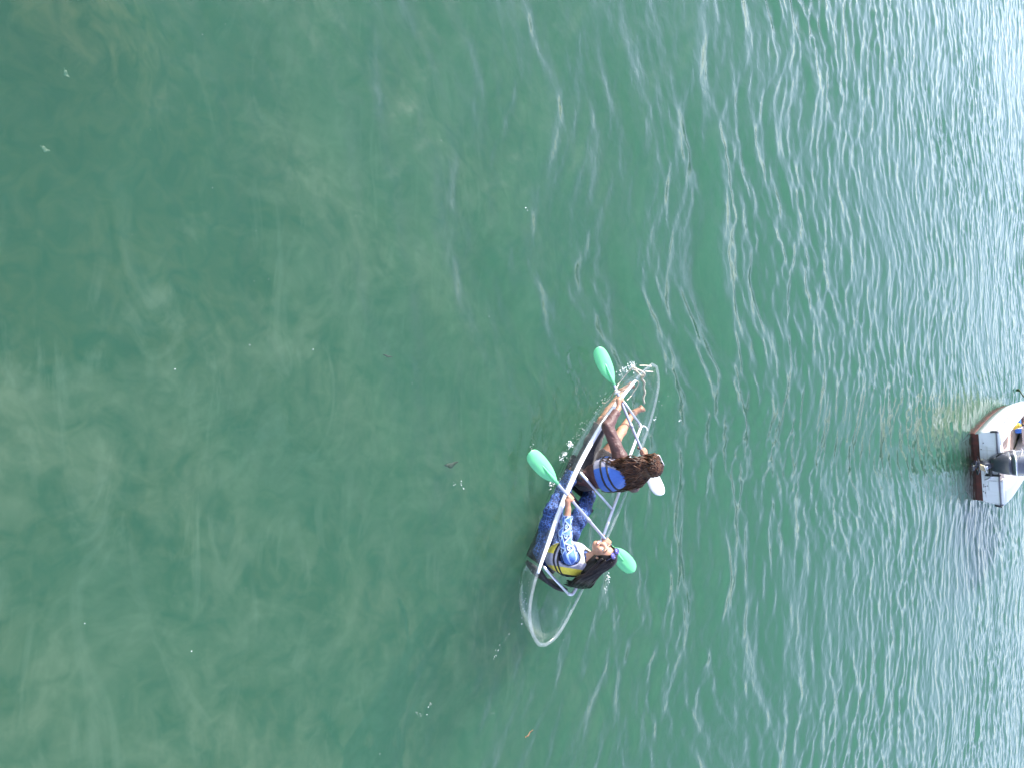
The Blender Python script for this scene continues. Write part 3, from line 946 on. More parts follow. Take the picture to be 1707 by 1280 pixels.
pf0 = Pf['pelvis'] - np.array([0, 0, .12])
person_f = k_root("person", pf0)
tag(person_f, "long-haired person in a brown long-sleeved top and blue vest paddling in the bow seat", "person")
legsF = dict(hL=Pf['pelvis'] + (.03, .085, -.02), kL=kl(1004, 702, .15), aL=kl(1037, 653, -.005), tL=kl(1057, 641, .085),
             hR=Pf['pelvis'] + (.03, -.085, -.02), kR=kl(1027, 733, .25), aR=kl(1054, 690, .03), tR=kl(1074, 680, .13))
head_f = kl(1082, 775, .755); Mhf = fr3((.92, -.30, -.12), (.28, .95, 0))
def body(F, P, Lg, head, Mh, grips, sleeves=0.0, s=1.0, hs=1.0):
    torso(F, P)
    F.cone(P['neck'] - P['M'][:, 2] * .02, head - Mh[:, 2] * .05 - Mh[:, 0] * .02, .052, .048, .03)
    for sd in ('L', 'R'):
        F.chain([P['sh' + sd], P['el' + sd], P['wr' + sd]], (.060, .047, .029), .03)
        h, k_, a_ = Lg['h' + sd], Lg['k' + sd], Lg['a' + sd]
        F.chain([h, h * .45 + k_ * .55, k_], (.088, .072, .054), .04)
        F.chain([k_, k_ * .68 + a_ * .32, a_], (.053, .052, .032), .03)
        foot(F, a_, Lg['t' + sd], (0, 0, 1) if abs(unit(Lg['t' + sd] - a_)[2]) < .8 else (-1, 0, 0))
        g, dr = grips[sd]
        hand(F, P['wr' + sd], g, dr, 1 if sd == 'R' else -1)
    head_mesh(F, head, Mh, hs)
allp = [v for v in Pf.values() if v.shape == (3,)] + list(legsF.values()) + [head_f, FA, FB]
lo_, hi_ = np.min(allp, 0) - .19, np.max(allp, 0) + .19
F1 = Field(lo_, hi_, RES)
body(F1, Pf, legsF, head_f, Mhf, dict(L=(FA, f_d), R=(FB, f_d)))
field_obj(F1, "body", M_skin, person_f, pf0, smooth_it=1)
del F1
face_parts(person_f, pf0, head_f, Mhf, 1.0, (.05, .02, .01))

def cloth_mat(name, c, rough=.75, var=.12, sheen=.2, wr=.5, sc=28.0):
    """cloth with soft creases and weave"""
    m, nt, out = new_mat(name)
    tc = N(nt, "ShaderNodeTexCoord")
    nz = N(nt, "ShaderNodeTexNoise", i_Scale=sc, i_Detail=4.0, i_Distortion=1.2)
    nw = N(nt, "ShaderNodeTexNoise", i_Scale=420.0, i_Detail=1.0)
    for q in (nz, nw): nt.links.new(tc.outputs["Object"], q.inputs["Vector"])
    rp = ramp(nt, [(.3, tuple(x * (1 - var) for x in c)), (.7, tuple(min(1, x * (1 + var)) for x in c))], nz.outputs[0])
    b = N(nt, "ShaderNodeBsdfPrincipled", i_Roughness=rough); b.inputs["Sheen Weight"].default_value = sheen
    nt.links.new(rp.outputs[0], b.inputs["Base Color"])
    hh = mth(nt, 'ADD', nz.outputs[0], mth(nt, 'MULTIPLY', nw.outputs[0], .06))
    bn = N(nt, "ShaderNodeBump", i_Strength=wr, i_Distance=.02)
    nt.links.new(hh, bn.inputs["Height"]); nt.links.new(bn.outputs[0], b.inputs["Normal"])
    nt.links.new(b.outputs[0], out.inputs[0])
    return m
M_brown = cloth_mat("brown_lycra", (.080, .031, .026), rough=.5, sheen=.08)
M_dshort = cloth_mat("black_shorts", (.022, .018, .018), rough=.7)
M_vblue = cloth_mat("blue_vest_cloth", (.040, .125, .44), rough=.6, wr=.25)
M_vgrey = cloth_mat("grey_vest_panel", (.27, .25, .30), rough=.65, wr=.25)
M_vyel = cloth_mat("yellow_vest_cloth", (.72, .58, .055), rough=.6, wr=.25)
M_vlav = cloth_mat("grey_lavender_vest_cloth", (.33, .32, .40), rough=.65, wr=.25)
M_pale = cloth_mat("pale_vest_lining", (.62, .58, .40), rough=.7, wr=.2)

# brown long-sleeved top
F = Field(lo_, hi_, RES)
torso(F, Pf, grow=.009)
for sd in ('L', 'R'):
    F.chain([Pf['sh' + sd], Pf['el' + sd], Pf['wr' + sd]], (.074, .061, .042), .03, grow=.0)
F.noise(.0016, 55, 5)
wl_ = unit(Pf['wrL'] - Pf['elL']); wr_ = unit(Pf['wrR'] - Pf['elR'])
F.cone(Pf['wrL'] - wl_ * .0, Pf['wrL'] + wl_ * .12, .06, .06, .0, sub=True)
F.cone(Pf['wrR'] - wr_ * .0, Pf['wrR'] + wr_ * .12, .06, .06, .0, sub=True)
F.cone(Pf['neck'] + Mt[:, 2] * .02, Pf['neck'] + Mt[:, 2] * .2, .06, .08, .0, sub=True)
F.half(Pf['pelvis'] - Mt[:, 2] * .06, -Mt[:, 2])
field_obj(F, "shirt", M_brown, person_f, pf0)
# black shorts to just above the knee
F = Field(lo_, hi_, RES)
F.ell(Pf['pelvis'], (.115, .170, .115), Pf['Mp'], .05, grow=.012); F.half(Pf['pelvis'] + Mt[:, 2] * .10, Mt[:, 2])
for sd in ('L', 'R'):
    h, k_ = legsF['h' + sd], legsF['k' + sd]
    e = h * .12 + k_ * .88 if sd == 'L' else h * .35 + k_ * .65
    F.chain([h, h * .45 + k_ * .55, e], (.088, .074, .066), .04, grow=.014)
    dd = unit(k_ - h); F.cone(e + dd * .095, e + dd * .30, .1, .1, .0, sub=True)
F.noise(.0018, 45, 8)
field_obj(F, "shorts", M_dshort, person_f, pf0)
# buoyancy vest, blue with grey side panels, and its black straps
def vest(P, p0, parent, thick, arm_r, mats, fn, straps, lo, hi, seed, hem=.085):
    Fv = Field(lo, hi, RES); vest_field(Fv, P, thick, arm_r, hem); Fv.noise(.0012, 40, seed)
    keep = Fv.copy()
    field_obj(Fv, "life_vest", mats, parent, p0, mat_fn=fn)
    M = P['M']
    for (off, hw) in straps:
        S = keep.copy(); S.f = S.f - .007
        c = P['chest'] + M[:, 2] * off
        S.half(c + M[:, 2] * hw, M[:, 2]); S.half(c - M[:, 2] * hw, -M[:, 2])
        field_obj(S, "strap", M_strap, parent, p0)
    return keep
def col_f(c):
    q = c - Pf['chest']; x, y, z = q @ Mt[:, 0], q @ Mt[:, 1], q @ Mt[:, 2]
    side = (y > .0) & (x > -.085) & (x < .05)
    mi = np.where(side, 1, 0)
    return mi
vlo, vhi = np.minimum(Pf['pelvis'], Pf['neck']) - .36, np.maximum(Pf['pelvis'], Pf['neck']) + .36
vest(Pf, pf0, person_f, .034, .075, [M_vblue, M_vgrey], col_f, [(-.005, .012), (.065, .010)], vlo, vhi, 3, hem=-.065)

# long wavy brown hair over the back
M_hairf = [hair_mat("dark_brown_hair", (.014, .007, .0045), (.085, .036, .018)), hair_mat("brown_hair_lights", (.03, .013, .008), (.16, .070, .032))]
f_, l_, u_ = Mhf[:, 0], Mhf[:, 1], Mhf[:, 2]
tipc = kl(997, 796, .22); tipw = unit(kl(1030, 826, .33) - kl(1012, 772, .40))
bk = -Mt[:, 0]
def path_f(q, t):
    phi = (q[0] - .5) * 2.5 * math.pi * .62; el = .15 + 1.35 * q[1]                     # scalp position
    d = -f_ * math.cos(phi) * math.cos(el) + l_ * math.sin(phi) * math.cos(el) + u_ * math.sin(el)
    root = head_f + u_ * .018 - f_ * .006 + d * np.array([.098, .098, .104]) * (1.0 + .04 * q[2])
    top = head_f + u_ * .10 * (1 - q[1]) + d * .118
    lat = math.sin(phi) * .75 + (q[3] - .5) * .9
    sh = head_f - u_ * .14 + bk * (.125 + .05 * q[2]) + l_ * lat * .155 + f_ * .03 * abs(lat)
    end = tipc + tipw * (-lat * .185) + bk * (.0 + .06 * q[2] - .06 * abs(lat)) + u_ * .06 * (q[3] - .5)
    P = [root, root * .4 + top * .6, head_f + d * .118 * (.9) - u_ * .045 + bk * .02, sh, (sh + end) / 2 + bk * .035, end]
    x = t * 5 * .9999; i = int(x); w = x - i
    p0_, p1_, p2_, p3_ = P[max(i - 1, 0)], P[i], P[i + 1], P[min(i + 2, 5)]
    p = .5 * (2 * p1_ + (p2_ - p0_) * w + (2 * p0_ - 5 * p1_ + 4 * p2_ - p3_) * w * w + (3 * p1_ - p0_ - 3 * p2_ + p3_) * w ** 3)
    return p, tipw, bk
mb = hair_strands(None, pf0, None, path_f, 900, .0082, .022, 3.6, None, 21, pts_n=26)
mb.build("hair", M_hairf, person_f)
F = Field(head_f - .3, head_f + .3, .008)
F.ell(head_f + u_ * .026 - f_ * .022, (.096, .090, .098), Mhf, .0)
F.cone(head_f - f_ * .05, head_f - u_ * .16 - f_ * .09, .085, .09, .04)
field_obj(F, "scalp_hair", M_hairf[0], person_f, pf0)
sunglasses(person_f, pf0, head_f, Mhf, pmat("clear_white_frame", (.75, .74, .76), rough=.2), pmat("dark_lens", (.03, .03, .035), rough=.06, spec=.8), False, 1.04)

# ------------------------------------------------------------------ woman in the back
Pr = dict(pelvis=kl(916, 925, .075), neck=kl(978, 934, .53))
Pr['shL'], Pr['shR'] = kl(960, 944, .45), kl(985, 918, .47)
Pr['shL'], Pr['shR'] = Pr['neck'] + np.array([-.05, .165, -.075]), Pr['neck'] + np.array([.06, -.165, -.07])
Pr['elL'], Pr['wrL'] = kl(942, 893, .345), kl(947, 848, .345)
Pr['wrR'] = RB + np.array([-.06, -.045, -.01]); Pr['elR'] = V3((Pr['shR'] + Pr['wrR']) / 2 + np.array([-.05, -.10, -.13]))
upv = unit(Pr['neck'] - Pr['pelvis']); lft = unit(Pr['shL'] - Pr['shR'])
Mr = np.zeros((3, 3)); Mr[:, 2] = upv; Mr[:, 0] = unit(np.cross(lft, upv)); Mr[:, 1] = np.cross(upv, Mr[:, 0])
Pr['M'] = Mr; Pr['Mp'] = fr3((1, .05, 0), (0, 1, 0)); Pr['chest'] = Pr['pelvis'] + (Pr['neck'] - Pr['pelvis']) * .62 - Mr[:, 0] * .01
pr0 = Pr['pelvis'] - np.array([0, 0, .12])
person_r = k_root("person", pr0)
tag(person_r, "smiling dark-haired person in patterned blue clothes and yellow-grey vest in the stern seat", "person")
legsR = dict(hL=Pr['pelvis'] + (.03, .09, -.02), kL=kl(922, 852, .13), aL=kl(956, 784, .0), tL=kl(984, 768, .085),
             hR=Pr['pelvis'] + (.03, -.08, -.02), kR=kl(966, 862, .20), aR=kl(984, 822, .0), tR=kl(1003, 800, .06))
head_r = kl(1006, 922, .70); Mhr = fr3((.25, .86, .42), (-.9, .3, 0))
Mhr = fr3(unit(CAMK * .75 + np.array([.62, .05, -.12])), (-.86, .38, .05))
allp = [v for v in Pr.values() if v.shape == (3,)] + list(legsR.values()) + [head_r, RA, RB]
lo_, hi_ = np.min(allp, 0) - .19, np.max(allp, 0) + .19
F1 = Field(lo_, hi_, RES)
body(F1, Pr, legsR, head_r, Mhr, dict(L=(RA, r_d), R=(RB, r_d)), hs=1.08)
field_obj(F1, "body", M_skin2, person_r, pr0, smooth_it=1)
del F1
face_parts(person_r, pr0, head_r, Mhr, 1.08, (.03, .012, .006))

def limb_uv(pts):
    """distance along a limb and angle round it, for printed patterns"""
    pts = [V3(p) for p in pts]; cum = np.r_[0, np.cumsum([np.linalg.norm(b - a) for a, b in zip(pts[:-1], pts[1:])])]
    ref = np.array([0, 0, -1.0])
    def fu(v):
        best = np.full(len(v), 9.0); s = np.zeros(len(v))
        for i, (a, b) in enumerate(zip(pts[:-1], pts[1:])):
            ab = b - a; t = np.clip(((v - a) @ ab) / (ab @ ab), 0, 1); dd = np.linalg.norm(v - a - t[:, None] * ab, axis=1)
            s = np.where(dd < best, cum[i] + t * np.linalg.norm(ab), s); best = np.minimum(best, dd)
        return s
    def fv(v):
        best = np.full(len(v), 9.0); an = np.zeros(len(v))
        for a, b in zip(pts[:-1], pts[1:]):
            ab = b - a; t = np.clip(((v - a) @ ab) / (ab @ ab), 0, 1); w = v - a - t[:, None] * ab; dd = np.linalg.norm(w, axis=1)
            d_ = unit(ab); e1 = unit(ref - d_ * (ref @ d_)); e2 = np.cross(d_, e1)
            an = np.where(dd < best, np.arctan2(w @ e2, -(w @ e1)), an); best = np.minimum(best, dd)
        return an
    return fu, fv
def print_mat(name, base, line, dark, su, sv):
    """rows of triangles with dotted centres, printed on the cloth"""
    m, nt, out = new_mat(name)
    au, av = N(nt, "ShaderNodeAttribute", attribute_name="along"), N(nt, "ShaderNodeAttribute", attribute_name="around")
    u = mth(nt, 'MULTIPLY', au.outputs["Fac"], su); v = mth(nt, 'MULTIPLY', av.outputs["Fac"], sv)
    fu, fv = mth(nt, 'FRACT', u), mth(nt, 'FRACT', v)
    tri = mth(nt, 'ABSOLUTE', mth(nt, 'SUBTRACT', fu, .5))                 # 0..0.5
    edge = mth(nt, 'ABSOLUTE', mth(nt, 'SUBTRACT', mth(nt, 'MULTIPLY', tri, 2.0), fv))
    l1 = mth(nt, 'LESS_THAN', edge, .13)
    l2 = mth(nt, 'LESS_THAN', fv, .09)
    inside = mth(nt, 'LESS_THAN', mth(nt, 'MULTIPLY', tri, 2.0), fv)
    du = mth(nt, 'SUBTRACT', fu, .5); dv = mth(nt, 'SUBTRACT', fv, .68)
    rad = mth(nt, 'SQRT', mth(nt, 'ADD', mth(nt, 'MULTIPLY', du, du), mth(nt, 'MULTIPLY', dv, dv)))
    ring = mth(nt, 'LESS_THAN', mth(nt, 'ABSOLUTE', mth(nt, 'SUBTRACT', rad, .13)), .055)
    c = mixc(nt, inside, base, dark)
    c = mixc(nt, ring, c, line)
    c = mixc(nt, mth(nt, 'MAXIMUM', l1, l2), c, line)
    tc = N(nt, "ShaderNodeTexCoord")
    nz = N(nt, "ShaderNodeTexNoise", i_Scale=26.0, i_Detail=4.0, i_Distortion=1.0)
    nt.links.new(tc.outputs["Object"], nz.inputs["Vector"])
    b = N(nt, "ShaderNodeBsdfPrincipled", i_Roughness=.65); b.inputs["Sheen Weight"].default_value = .15
    nt.links.new(c, b.inputs["Base Color"])
    bn = N(nt, "ShaderNodeBump", i_Strength=.5, i_Distance=.02)
    nt.links.new(nz.outputs[0], bn.inputs["Height"]); nt.links.new(bn.outputs[0], b.inputs["Normal"])
    nt.links.new(b.outputs[0], out.inputs[0])
    return m
def batik_mat(name, c0, c1, sc=34.0):
    m, nt, out = new_mat(name)
    tc = N(nt, "ShaderNodeTexCoord")
    vo = N(nt, "ShaderNodeTexVoronoi", i_Scale=sc); vo.feature = 'DISTANCE_TO_EDGE'
    vo2 = N(nt, "ShaderNodeTexVoronoi", i_Scale=sc * 1.7)
    nz = N(nt, "ShaderNodeTexNoise", i_Scale=15.0, i_Detail=5.0, i_Distortion=1.0)
    for q in (vo, vo2, nz): nt.links.new(tc.outputs["Object"], q.inputs["Vector"])
    ln = ramp(nt, [(.03, 1.0), (.10, 0.0)], vo.outputs[0]); dt = ramp(nt, [(.12, 1.0), (.22, 0.0)], vo2.outputs[0])
    fac = mth(nt, 'MULTIPLY', mth(nt, 'MAXIMUM', ln.outputs[0], dt.outputs[0]), ramp(nt, [(.35, .15), (.65, 1.0)], nz.outputs[0]).outputs[0])
    b = N(nt, "ShaderNodeBsdfPrincipled", i_Roughness=.7)
    nt.links.new(mixc(nt, fac, c0, c1), b.inputs["Base Color"])
    bn = N(nt, "ShaderNodeBump", i_Strength=.7, i_Distance=.03)
    nt.links.new(nz.outputs[0], bn.inputs["Height"]); nt.links.new(bn.outputs[0], b.inputs["Normal"])
    nt.links.new(b.outputs[0], out.inputs[0])
    return m
M_print = print_mat("blue_triangle_print", (.055, .135, .46), (.38, .52, .84), (.010, .020, .095), 8.0, .80)
M_batik = batik_mat("indigo_batik", (.005, .016, .070), (.11, .23, .62))
# printed sleeves (the shirt body is one child, each sleeve another)
F = Field(lo_, hi_, RES); torso(F, Pr, grow=.010); F.half(Pr['pelvis'] - Mr[:, 2] * .04, -Mr[:, 2])
F.cone(Pr['neck'] + Mr[:, 2] * .01, Pr['neck'] + Mr[:, 2] * .2, .055, .075, .0, sub=True)
field_obj(F, "shirt", M_batik, person_r, pr0)
for sd in ('L', 'R'):
    F = Field(lo_, hi_, RES)
    F.chain([Pr['sh' + sd], Pr['el' + sd], Pr['wr' + sd]], (.078, .062, .044), .05); F.noise(.002, 48, 12)
    d_ = unit(Pr['wr' + sd] - Pr['el' + sd]); F.cone(Pr['wr' + sd] - d_ * .0, Pr['wr' + sd] + d_ * .12, .08, .08, .0, sub=True)
    fu, fv = limb_uv([Pr['sh' + sd], Pr['el' + sd], Pr['wr' + sd]])
    field_obj(F, "sleeve", M_print, person_r, pr0, attrs=dict(along=fu, around=fv))
# loose batik trousers
F = Field(lo_, hi_, RES)
F.ell(Pr['pelvis'], (.115, .170, .115), Pr['Mp'], .05, grow=.02); F.half(Pr['pelvis'] + Mr[:, 2] * .10, Mr[:, 2])
for sd in ('L', 'R'):
    h, k_, a_ = legsR['h' + sd], legsR['k' + sd], legsR['a' + sd]
    F.chain([h, h * .4 + k_ * .6, k_], (.100, .098, .088), .05)
    F.chain([k_, a_], (.088, .072), .04)
    dd = unit(a_ - k_); F.cone(a_ + dd * .045, a_ + dd * .30, .11, .11, .0, sub=True)
F.noise(.003, 42, 14)
field_obj(F, "trousers", M_batik, person_r, pr0)
def col_r(c):
    q = c - Pr['chest']; x, y, z = q @ Mr[:, 0], q @ Mr[:, 1], q @ Mr[:, 2]
    mi = np.zeros(len(c), int)                                   # grey body
    mi = np.where(x < -.085, 1, mi)                              # yellow back band
    mi = np.where((z < -.10) & (x > .03), 1, mi)                 # yellow front hem
    mi = np.where((z > .13) & (x > -.02), 2, mi)                 # pale collar and lining
    mi = np.where(x < -.15, 3, mi)
    return mi
vlo, vhi = np.minimum(Pr['pelvis'], Pr['neck']) - .36, np.maximum(Pr['pelvis'], Pr['neck']) + .36
vest(Pr, pr0, person_r, .042, .082, [M_vlav, M_vyel, M_pale, M_strap], col_r, [(-.085, .013), (-.035, .011)], vlo, vhi, 4)
# straight black hair falling down the back
M_hairr = [hair_mat("black_hair", (.006, .005, .005), (.018, .013, .011), .3), hair_mat("black_hair_paler", (.010, .008, .008), (.030, .022, .018), .28)]  # second tone is slightly paler, for locks picked at random
fh, lh, uh = Mhr[:, 0], Mhr[:, 1], Mhr[:, 2]
tipr = kl(955, 962, .25); tipwr = unit(Mr[:, 1]); bkr = -Mr[:, 0]
def path_r(q, t):
    phi = (q[0] - .5) * 2 * math.pi * .66; el = .05 + 1.40 * q[1]
    d = -fh * math.cos(phi) * math.cos(el) + lh * math.sin(phi) * math.cos(el) + uh * math.sin(el)
    root = head_r + uh * .022 - fh * .006 + d * np.array([.106, .106, .112]) * (1 + .04 * q[2])
    lat = (q[0] - .5) * 1.3 + (q[3] - .5) * .7
    over = head_r + d * .125 + bkr * .05 - np.array([0, 0, .03])
    sh = Pr['neck'] + bkr * (.155 + .05 * q[2]) + tipwr * lat * .16 + Mr[:, 2] * .02
    end = tipr + tipwr * lat * .21 + bkr * (.03 + .06 * q[2]) + Mr[:, 2] * .12 * (q[3] - .5)
    P = [root, over, sh, (sh + end) / 2 + bkr * .03, end]
    x = t * 4 * .9999; i = int(x); w = x - i
    p0_, p1_, p2_, p3_ = P[max(i - 1, 0)], P[i], P[i + 1], P[min(i + 2, 4)]
    p = .5 * (2 * p1_ + (p2_ - p0_) * w + (2 * p0_ - 5 * p1_ + 4 * p2_ - p3_) * w * w + (3 * p1_ - p0_ - 3 * p2_ + p3_) * w ** 3)
    return p, tipwr, bkr
mb = hair_strands(None, pr0, None, path_r, 360, .0095, .006, 1.3, None, 33, pts_n=18)
mb.build("hair", M_hairr, person_r)
F = Field(head_r - .3, head_r + .3, .008)
F.ell(head_r + uh * .036 - fh * .026, (.108, .104, .112), Mhr, .0)
F.cone(head_r - fh * .05, Pr['neck'] + bkr * .09 + Mr[:, 2] * .02, .085, .07, .04)
field_obj(F, "scalp_hair", M_hairr[0], person_r, pr0)
sunglasses(person_r, pr0, head_r, Mhr, pmat("navy_frame", (.012, .014, .06), rough=.25), pmat("violet_lens", (.08, .07, .26), rough=.05, spec=.9), True, 1.05)

# ================================================================== THE MOORED MOTORBOAT (only its stern is in the picture)
B0, B1 = bp(1622, 722, 0), bp(1630, 834, 0)
B_MID = (B0 + B1) / 2
_s = (B1 - B0)[:2]; _s /= np.hypot(*_s); _f = np.array([-_s[1], _s[0]])
B_ROT = math.atan2(_f[1], _f[0])
# boat frame: x = forward, y = port, z = up, origin at the foot of the transom
boat = empty("motorboat", (float(B_MID[0]), float(B_MID[1]), 0.0), B_ROT)
tag(boat, "white open motorboat with red bottom paint and a tilted outboard motor", "boat")
def bmat(name, c, **k): return pmat(name, c, **k)
def gel_mat(name, c, streak):
    """gelcoat with faint rust and water streaks"""
    m, nt, out = new_mat(name)
    tc = N(nt, "ShaderNodeTexCoord")
    mp = N(nt, "ShaderNodeMapping"); mp.inputs["Scale"].default_value = (9, 9, .9)
    nt.links.new(tc.outputs["Object"], mp.inputs["Vector"])
    nz = N(nt, "ShaderNodeTexNoise", i_Scale=2.2, i_Detail=6.0, i_Roughness=.65)
    nt.links.new(mp.outputs[0], nz.inputs["Vector"])
    n2 = N(nt, "ShaderNodeTexNoise", i_Scale=3.0, i_Detail=5.0)
    nt.links.new(tc.outputs["Object"], n2.inputs["Vector"])
    f = mth(nt, 'MULTIPLY', ramp(nt, [(.52, 0.0), (.75, .55)], nz.outputs[0]).outputs[0], ramp(nt, [(.4, 0.1), (.65, 1.0)], n2.outputs[0]).outputs[0])
    b = N(nt, "ShaderNodeBsdfPrincipled", i_Roughness=.3); b.inputs["Coat Weight"].default_value = .3
    nt.links.new(mixc(nt, f, c, streak), b.inputs["Base Color"])
    nt.links.new(b.outputs[0], out.inputs[0])
    return m
M_gel = gel_mat("white_gelcoat", (.78, .79, .80), (.50, .47, .40))
M_gelin = gel_mat("cream_inner_gelcoat", (.76, .70, .66), (.55, .45, .38))
M_antif = pmat("red_bottom_paint", (.10, .022, .014), rough=.7, var=.35, scale=7, vcol=(.04, .014, .010))
M_rub = pmat("grey_rubber_strip", (.15, .15, .18), rough=.6, var=.1)
M_black = pmat("black_plastic", (.018, .019, .022), rough=.4, var=.2)
M_cowl = pmat("charcoal_cowling_paint", (.085, .092, .115), rough=.24, var=.12, coat=.6)
M_cowl2 = pmat("dark_cowling_side", (.032, .035, .046), rough=.3, coat=.4)
M_steel = pmat("stainless_steel", (.66, .66, .67), rough=.25, metal=.9)
M_brass = pmat("weathered_anode", (.45, .37, .22), rough=.6, var=.25, scale=40)
M_cream = pmat("cream_bracket_paint", (.55, .52, .38), rough=.5, var=.2, scale=30)

M_wood_door = pmat("varnished_wood", (.22, .10, .04), rough=.35, var=.25, scale=12)
LEN = 5.6
def half_w(x, z):
    """half breadth of the hull at station x and height z"""
    t = max(0.0, (x - .2) / (LEN - .2))
    wl = .925 * (1 - t ** 2.6) + .0
    sh = 1.075 * (1 - max(0, (x - 1.6) / (LEN + .15 - 1.6)) ** 2.4) - .045 * max(0, 1 - x / .9)
    q = min(1, max(0, z / .60))
    return wl * (1 - q) + sh * q if x > .02 else (.925 * (1 - q) + 1.03 * q)
def sheer(x): return .53 + .05 * min(1, x / .6) + .10 * (x / LEN) ** 2
stations = list(np.linspace(0, 1.2, 7)) + list(np.linspace(1.6, LEN - .02, 13))
def ring_pts(x, side):
    pts = []
    for z in (-.30, -.12, 0.0, .075): pts.append((x, side * half_w(x, max(z, 0)) * (1.0 if z > -.2 else .72), z))
    return pts
# underbody and boot-top in red, topsides in white: strips that meet edge to edge
def skin(z0s, mat, name, out=0.0):
    mb = MB()
    for sd in (1, -1):
        rows = []
        for x in stations:
            rows.append([Vector((x, sd * (half_w(x, max(z, 0)) * (.72 if z < -.2 else 1) + out), z if z <= .5 else sheer(x))) for z in z0s])
        mb.loft(rows if sd < 0 else [r[::-1] for r in rows], closed=False, cap=False)
    return mb.build(name, mat, boat, solid=.02)
skin((-.30, -.12, 0, .045), M_antif, "bottom")
skin((.046, .25, .40, .51), M_gel, "topside", .002)
# transom: red foot, white face with a deeper centre panel, a splash shelf
def quad_slab(name, prof, x0, x1, mat, bevel=.01):
    mb = MB()
    a = [(x0, y, z) for y, z in prof]; b = [(x1, y, z) for y, z in prof]
    n = len(prof)
    mb.add(a + b, [tuple(range(n)), tuple(range(2 * n - 1, n - 1, -1))] + [(i, n + i, n + (i + 1) % n, (i + 1) % n) for i in range(n)])
    return mb.build(name, mat, boat, smooth=False, bevel=bevel)
quad_slab("transom_foot", [(.66, -.30), (.930, 0), (.942, .118), (-.942, .118), (-.930, 0), (-.66, -.30)], -.004, .05, M_antif, .004)
tr_ = quad_slab("transom", [(.944, .120), (1.018, .515), (-1.018, .515), (-.944, .120)], .0, .055, M_gel)
for y0, y1, z0, z1 in ((.14, .62, .30, .50), (-.34, -.62, .28, .50)):
    yy = sorted((y0, y1))
    mb = MB(); mb.box((-.012, (yy[0] + yy[1]) / 2, (z0 + z1) / 2), (.03, yy[1] - yy[0], z1 - z0)); mb.build("panel", M_gel, tr_, smooth=False, bevel=.012)
for y, z in ((-.52, .20), (-.50, .245), (-.66, .15), (-.70, .19), (.52, .16), (.70, .22)):
    mb = MB(); mb.tube([(-.012, y, z), (.004, y, z)], .013, n=10); mb.build("drain", M_black, tr_)
mb = MB(); mb.box((-.006, -.50, .165), (.012, .10, .012)); mb.build("vent_slot", M_black, tr_, smooth=False)
# rub strip along the sheer and across the transom
mb = MB()
path = [(x, half_w(x, .6) + .012, sheer(x)) for x in stations[::-1]] + [(-.018, 1.03, .528), (-.018, .5, .528), (-.018, -.5, .528), (-.018, -1.03, .528)] + [(x, -half_w(x, .6) - .012, sheer(x)) for x in stations]
mb.tube(path, .018, n=8); mb.build("rub_strip", M_rub, boat)
for sd in (-1, 1):
    mb = MB(); mb.tube([(-.03, sd * 1.025, .40), (-.034, sd * 1.045, .555)], [.026, .030], n=10); mb.build("corner_cap", M_black, boat)
# wide moulded gunwale: side decks that fall inward, and the transom cap
mb = MB()
for sd in (1, -1):
    rows = []
    for x in stations:
        w = half_w(x, .6); zz = sheer(x)
        inn = max(.06, w - .36 - .06 * max(0, 1 - x / .7))
        rows.append([Vector(p) for p in ((x, sd * (w + .002), zz + .012), (x, sd * (w - .012), zz + .05), (x, sd * (w - .06), zz + .075), (x, sd * (inn + .05), zz + .07), (x, sd * inn, zz + .04), (x, sd * (inn - .015), .24))])
    mb.loft(rows if sd < 0 else [r[::-1] for r in rows], closed=False, cap=False)
mb.build("gunwale", M_gel, boat, solid=.012)
for y0, y1 in ((.33, .99), (-.99, -.33)):
    mb = MB(); mb.box((.10, (y0 + y1) / 2, .565), (.235, y1 - y0, .07)); mb.build("transom_cap", M_gel, boat, bevel=.022)
mb = MB(); mb.box((.12, 0, .46), (.20, .655, .07)); mb.build("motor_well", M_gelin, boat, bevel=.015)
# cockpit sole, stern bench with locker doors, thwart
mb = MB()
rows = [[Vector((x, y * max(.05, half_w(x, .6) - .20), .20)) for y in (-1, -.5, 0, .5, 1)] for x in stations]
mb.loft(rows, closed=False, cap=False); mb.build("sole", M_gelin, boat, solid=.01)
M_floorp = gel_mat("floor_panel_warm_bounce", (.66, .50, .45), (.46, .32, .27))  # the pink of sunlight and red reflection is painted into this colour
mb = MB(); mb.box((1.95, .635, .345), (2.5, .36, .27)); bench = mb.build("side_bench", M_gelin, boat, smooth=False, bevel=.015)
for i, x in enumerate((1.1, 1.9, 2.7)):
    mb = MB(); mb.box((x, .450, .33), (.70, .016, .20)); d = mb.build("locker_door", M_gelin, bench, smooth=False, bevel=.006)
    mb = MB(); mb.tube([(x + .2, .436, .39), (x + .2, .446, .39)], .014, n=10); mb.build("latch", M_black, d)
for x in (.95, 1.45):
    mb = MB(); mb.tube([(x, .49, .478), (x, .49, .487)], .018, n=10); mb.build("screw_cap", M_black, bench)
for x in (.95, 1.62, 2.29, 2.96):
    for y in (.20, -.29):
        mb = MB(); mb.box((x, y, .215), (.655, .475, .016)); mb.build("floor_panel", M_floorp, boat, smooth=False, bevel=.004)
quad_slab("thwart", [(.74, .38), (.74, .46), (-.74, .46), (-.74, .38)], 3.6, 3.95, M_gelin, .015)
mb = MB(); mb.tube([(.86, .70, .48), (.86, .70, .54)], [.065, .055], n=14); mb.ball((.86, .70, .545), (.056, .056, .022)); mb.build("filler_cap", M_black, boat)
quad_slab("splash_board", [(.58, .26), (.60, .53), (-.60, .53), (-.58, .26)], .52, .56, M_gelin, .012)

